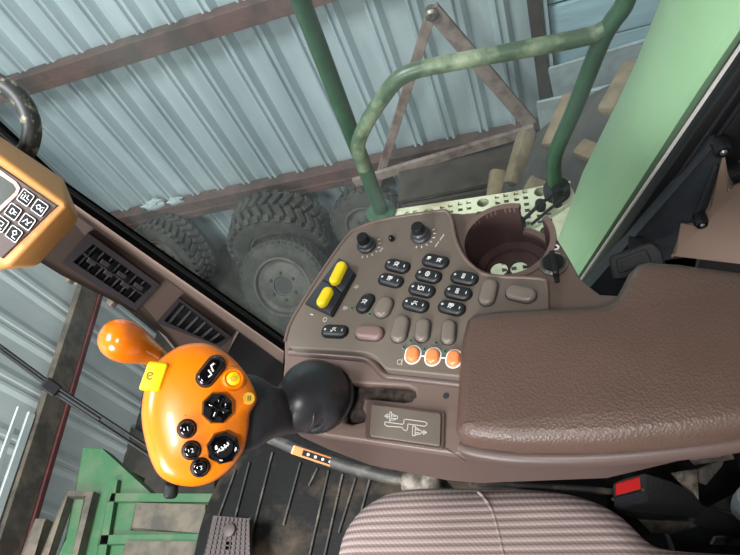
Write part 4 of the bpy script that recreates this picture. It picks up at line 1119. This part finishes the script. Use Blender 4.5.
# body tapers towards the rear stalk
tail = [PD(p, D) for p, D in (((672, 482), .70), ((694, 492), .725), ((705, 507), .74), ((702, 518), .755), ((640, 520), .76), ((622, 514), .735))]
bm = hull(Ff + tail + [PD((655, 476), .70), PD((645, 474), .70)])
obj('body', bevel_all(bm, .003, 3, 15), M_BUCK, t, 40)
fnb = (Ff[1] - Ff[0]).cross(Ff[2] - Ff[1]).normalized()
if fnb.dot(CAM - Ff[0]) < 0: fnb = -fnb
def BF(p, off=0): return PP(p, Ff[0] + fnb * off, fnb)
P = [BF(p, .0006) for p in ((615, 483.5), (638.5, 476.5), (639.5, 488), (615.5, 494.5))]
obj('release_button', loft([P, [p + fnb * .003 for p in P]]), M_RED, t)
P = [BF(p, .0006) for p in ((614.5, 497), (640, 490.5), (641, 497), (615, 504))]
obj('latch_plate', loft([P, [p + fnb * .002 for p in P]]), M_SLATE, t)
for p in ((642.5, 489.5), (613, 499)):
    obj('rivet', lathe([(.0022, 0), (.0018, .0012)], frame(BF(p, .0005), (1, 0, 0), fnb), 10), M_STEEL, t, 40)
st = [PD(p, D) for p, D in (((690, 510), .76), ((710, 520), .79), ((735, 527), .82), ((770, 530), .84))]
obj('stalk', sweep(spline(st, 4), .016, 10, .35), M_STRAP, t, 60)

# seat hardware at the right bottom
t = thing('belt_strap', 'dark woven belt strap running rearward past the buckle', 'strap', PZ((720, 500), SZ - .08))
st = [PD(p, D) for p, D in (((668, 537), .84), ((690, 534), .85), ((715, 525), .86), ((740, 512), .87), ((775, 500), .88))]
obj('webbing', sweep(spline(st, 4), .024, 12, .18), M_STRAP, t, 60)
t = thing('steel_bracket', 'bent grey steel bracket hanging under the armrest rear', 'bracket', PZ((705, 478), 2.75))
def solid(pts, D, th, mt, nm, par):
    P_ = [PD(p, D + k_) for p, k_ in pts]; n_ = (P_[1] - P_[0]).cross(P_[2] - P_[1]).normalized()
    return obj(nm, loft([P_, [p + n_ * th for p in P_]]), mt, par)
solid([((672, 474), 0), ((697, 470), 0), ((699, 500), 0), ((690, 494), 0)], .74, .004, M_DSTEEL, 'web', t)
solid([((699, 470), 0), ((725, 458), .0), ((722, 466), .0), ((706, 485), 0), ((700, 483), 0)], .735, .004, M_STEEL, 'flange', t)
obj('riser', beam(PD((702, 472), .735), PD((720, 440), .74), .02, .01, (0, 1, 0)), M_DSTEEL, t)
t = thing('slide_rail', 'dusty steel slide plate beside the striped cushion, below the buckle', 'rail', PZ((670, 530), SZ - .11))
solid([((640, 521), .02), ((706, 524), .02), ((670, 534), .02), ((652, 533), .02)], .80, .006, M_DSTEEL, 'plate', t)
solid([((704, 508), .02), ((738, 515), .02), ((704, 522), .02)], .83, .006, M_DSTEEL, 'plate', t)
solid([((716, 538), .0), ((760, 534), .0), ((760, 546), .0), ((712, 545), .0)], .83, .006, M_DSTEEL, 'plate', t)
obj('rail_bar', beam(PD((690, 535), .90), PD((700, 535), .90) + V((0, .0, CFZ - PD((700, 535), .90).z)), .05, .05, (1, 0, 0)), M_DARK, t)
c = PD((750, 505), .80)
obj('bolster_cap', lathe([(.012, -.02), (.02, -.016), (.022, 0), (.02, .016), (.012, .02)], frame(c, (1, 0, 0), (.2, .3, 1)), 20), M_SLAB, label='pale grey round cap at the frame edge, right of the belt strap', cat='cap')
# cable under console
obj('cable', sweep(spline([PD(p, D) for p, D in (((470, 484), .68), ((500, 484), .69), ((540, 487), .7), ((580, 489), .7), ((615, 492), .71))], 4), .004, 8), M_BAR, label='thin dark cable between console and seat cushion', cat='cable')

# ================================================================== LIGHT, WORLD, CAMERA
w = bpy.data.worlds.new('World'); SC.world = w; w.use_nodes = True
bg = w.node_tree.nodes['Background']; bg.inputs[0].default_value = (0.92, 0.96, 1.0, 1); bg.inputs[1].default_value = 0.36
def area(name, loc, target, size, power, col=(1, 1, 1), sy=None):
    l = bpy.data.lights.new(name, 'AREA'); l.energy = power; l.size = size; l.color = col
    if sy: l.shape = 'RECTANGLE'; l.size_y = sy
    o_ = bpy.data.objects.new(name, l); COL.objects.link(o_); o_.location = loc
    o_.rotation_euler = (V(target) - V(loc)).to_track_quat('-Z', 'Y').to_euler(); return o_
obj('ceiling', box(1.9, 1.5, .08, Matrix.Translation((.1, -.1, 4.1))), M_POST, kind='structure')
area('shed_daylight', (-2.4, -.3, 7.0), (-1.6, 3.2, 1.0), 1.6, 560, (.95, .98, 1))
area('front_wall_fill', (-1.5, -2.6, 4.3), (-3.4, 1.2, .8), 1.4, 230, (.98, .99, 1))  # extra area light, added to brighten the front wall
area('cab_fill_light', (-.05, -.28, 4.04), (-.12, .3, 3.0), .12, 15, (1, .98, .96), .4)  # added fill above the seat to brighten the console, not a cab fitting
cam = bpy.data.cameras.new('Camera'); co = bpy.data.objects.new('Camera', cam); COL.objects.link(co)
cam.sensor_fit = 'HORIZONTAL'; cam.sensor_width = 36; cam.lens = FPX / 740 * 36; cam.clip_start = .02; cam.clip_end = 100
mw = Matrix.Identity(4)
for i in range(3):
    mw[i][0] = MR[i][0]; mw[i][1] = -MR[i][1]; mw[i][2] = -MR[i][2]; mw[i][3] = CAM[i]
co.matrix_world = mw
SC.camera = co
SC.view_settings.view_transform = 'Standard'; SC.view_settings.look = 'None'
SC.view_settings.gamma = 1; SC.view_settings.exposure = 0.0; SC.view_settings.use_curve_mapping = False
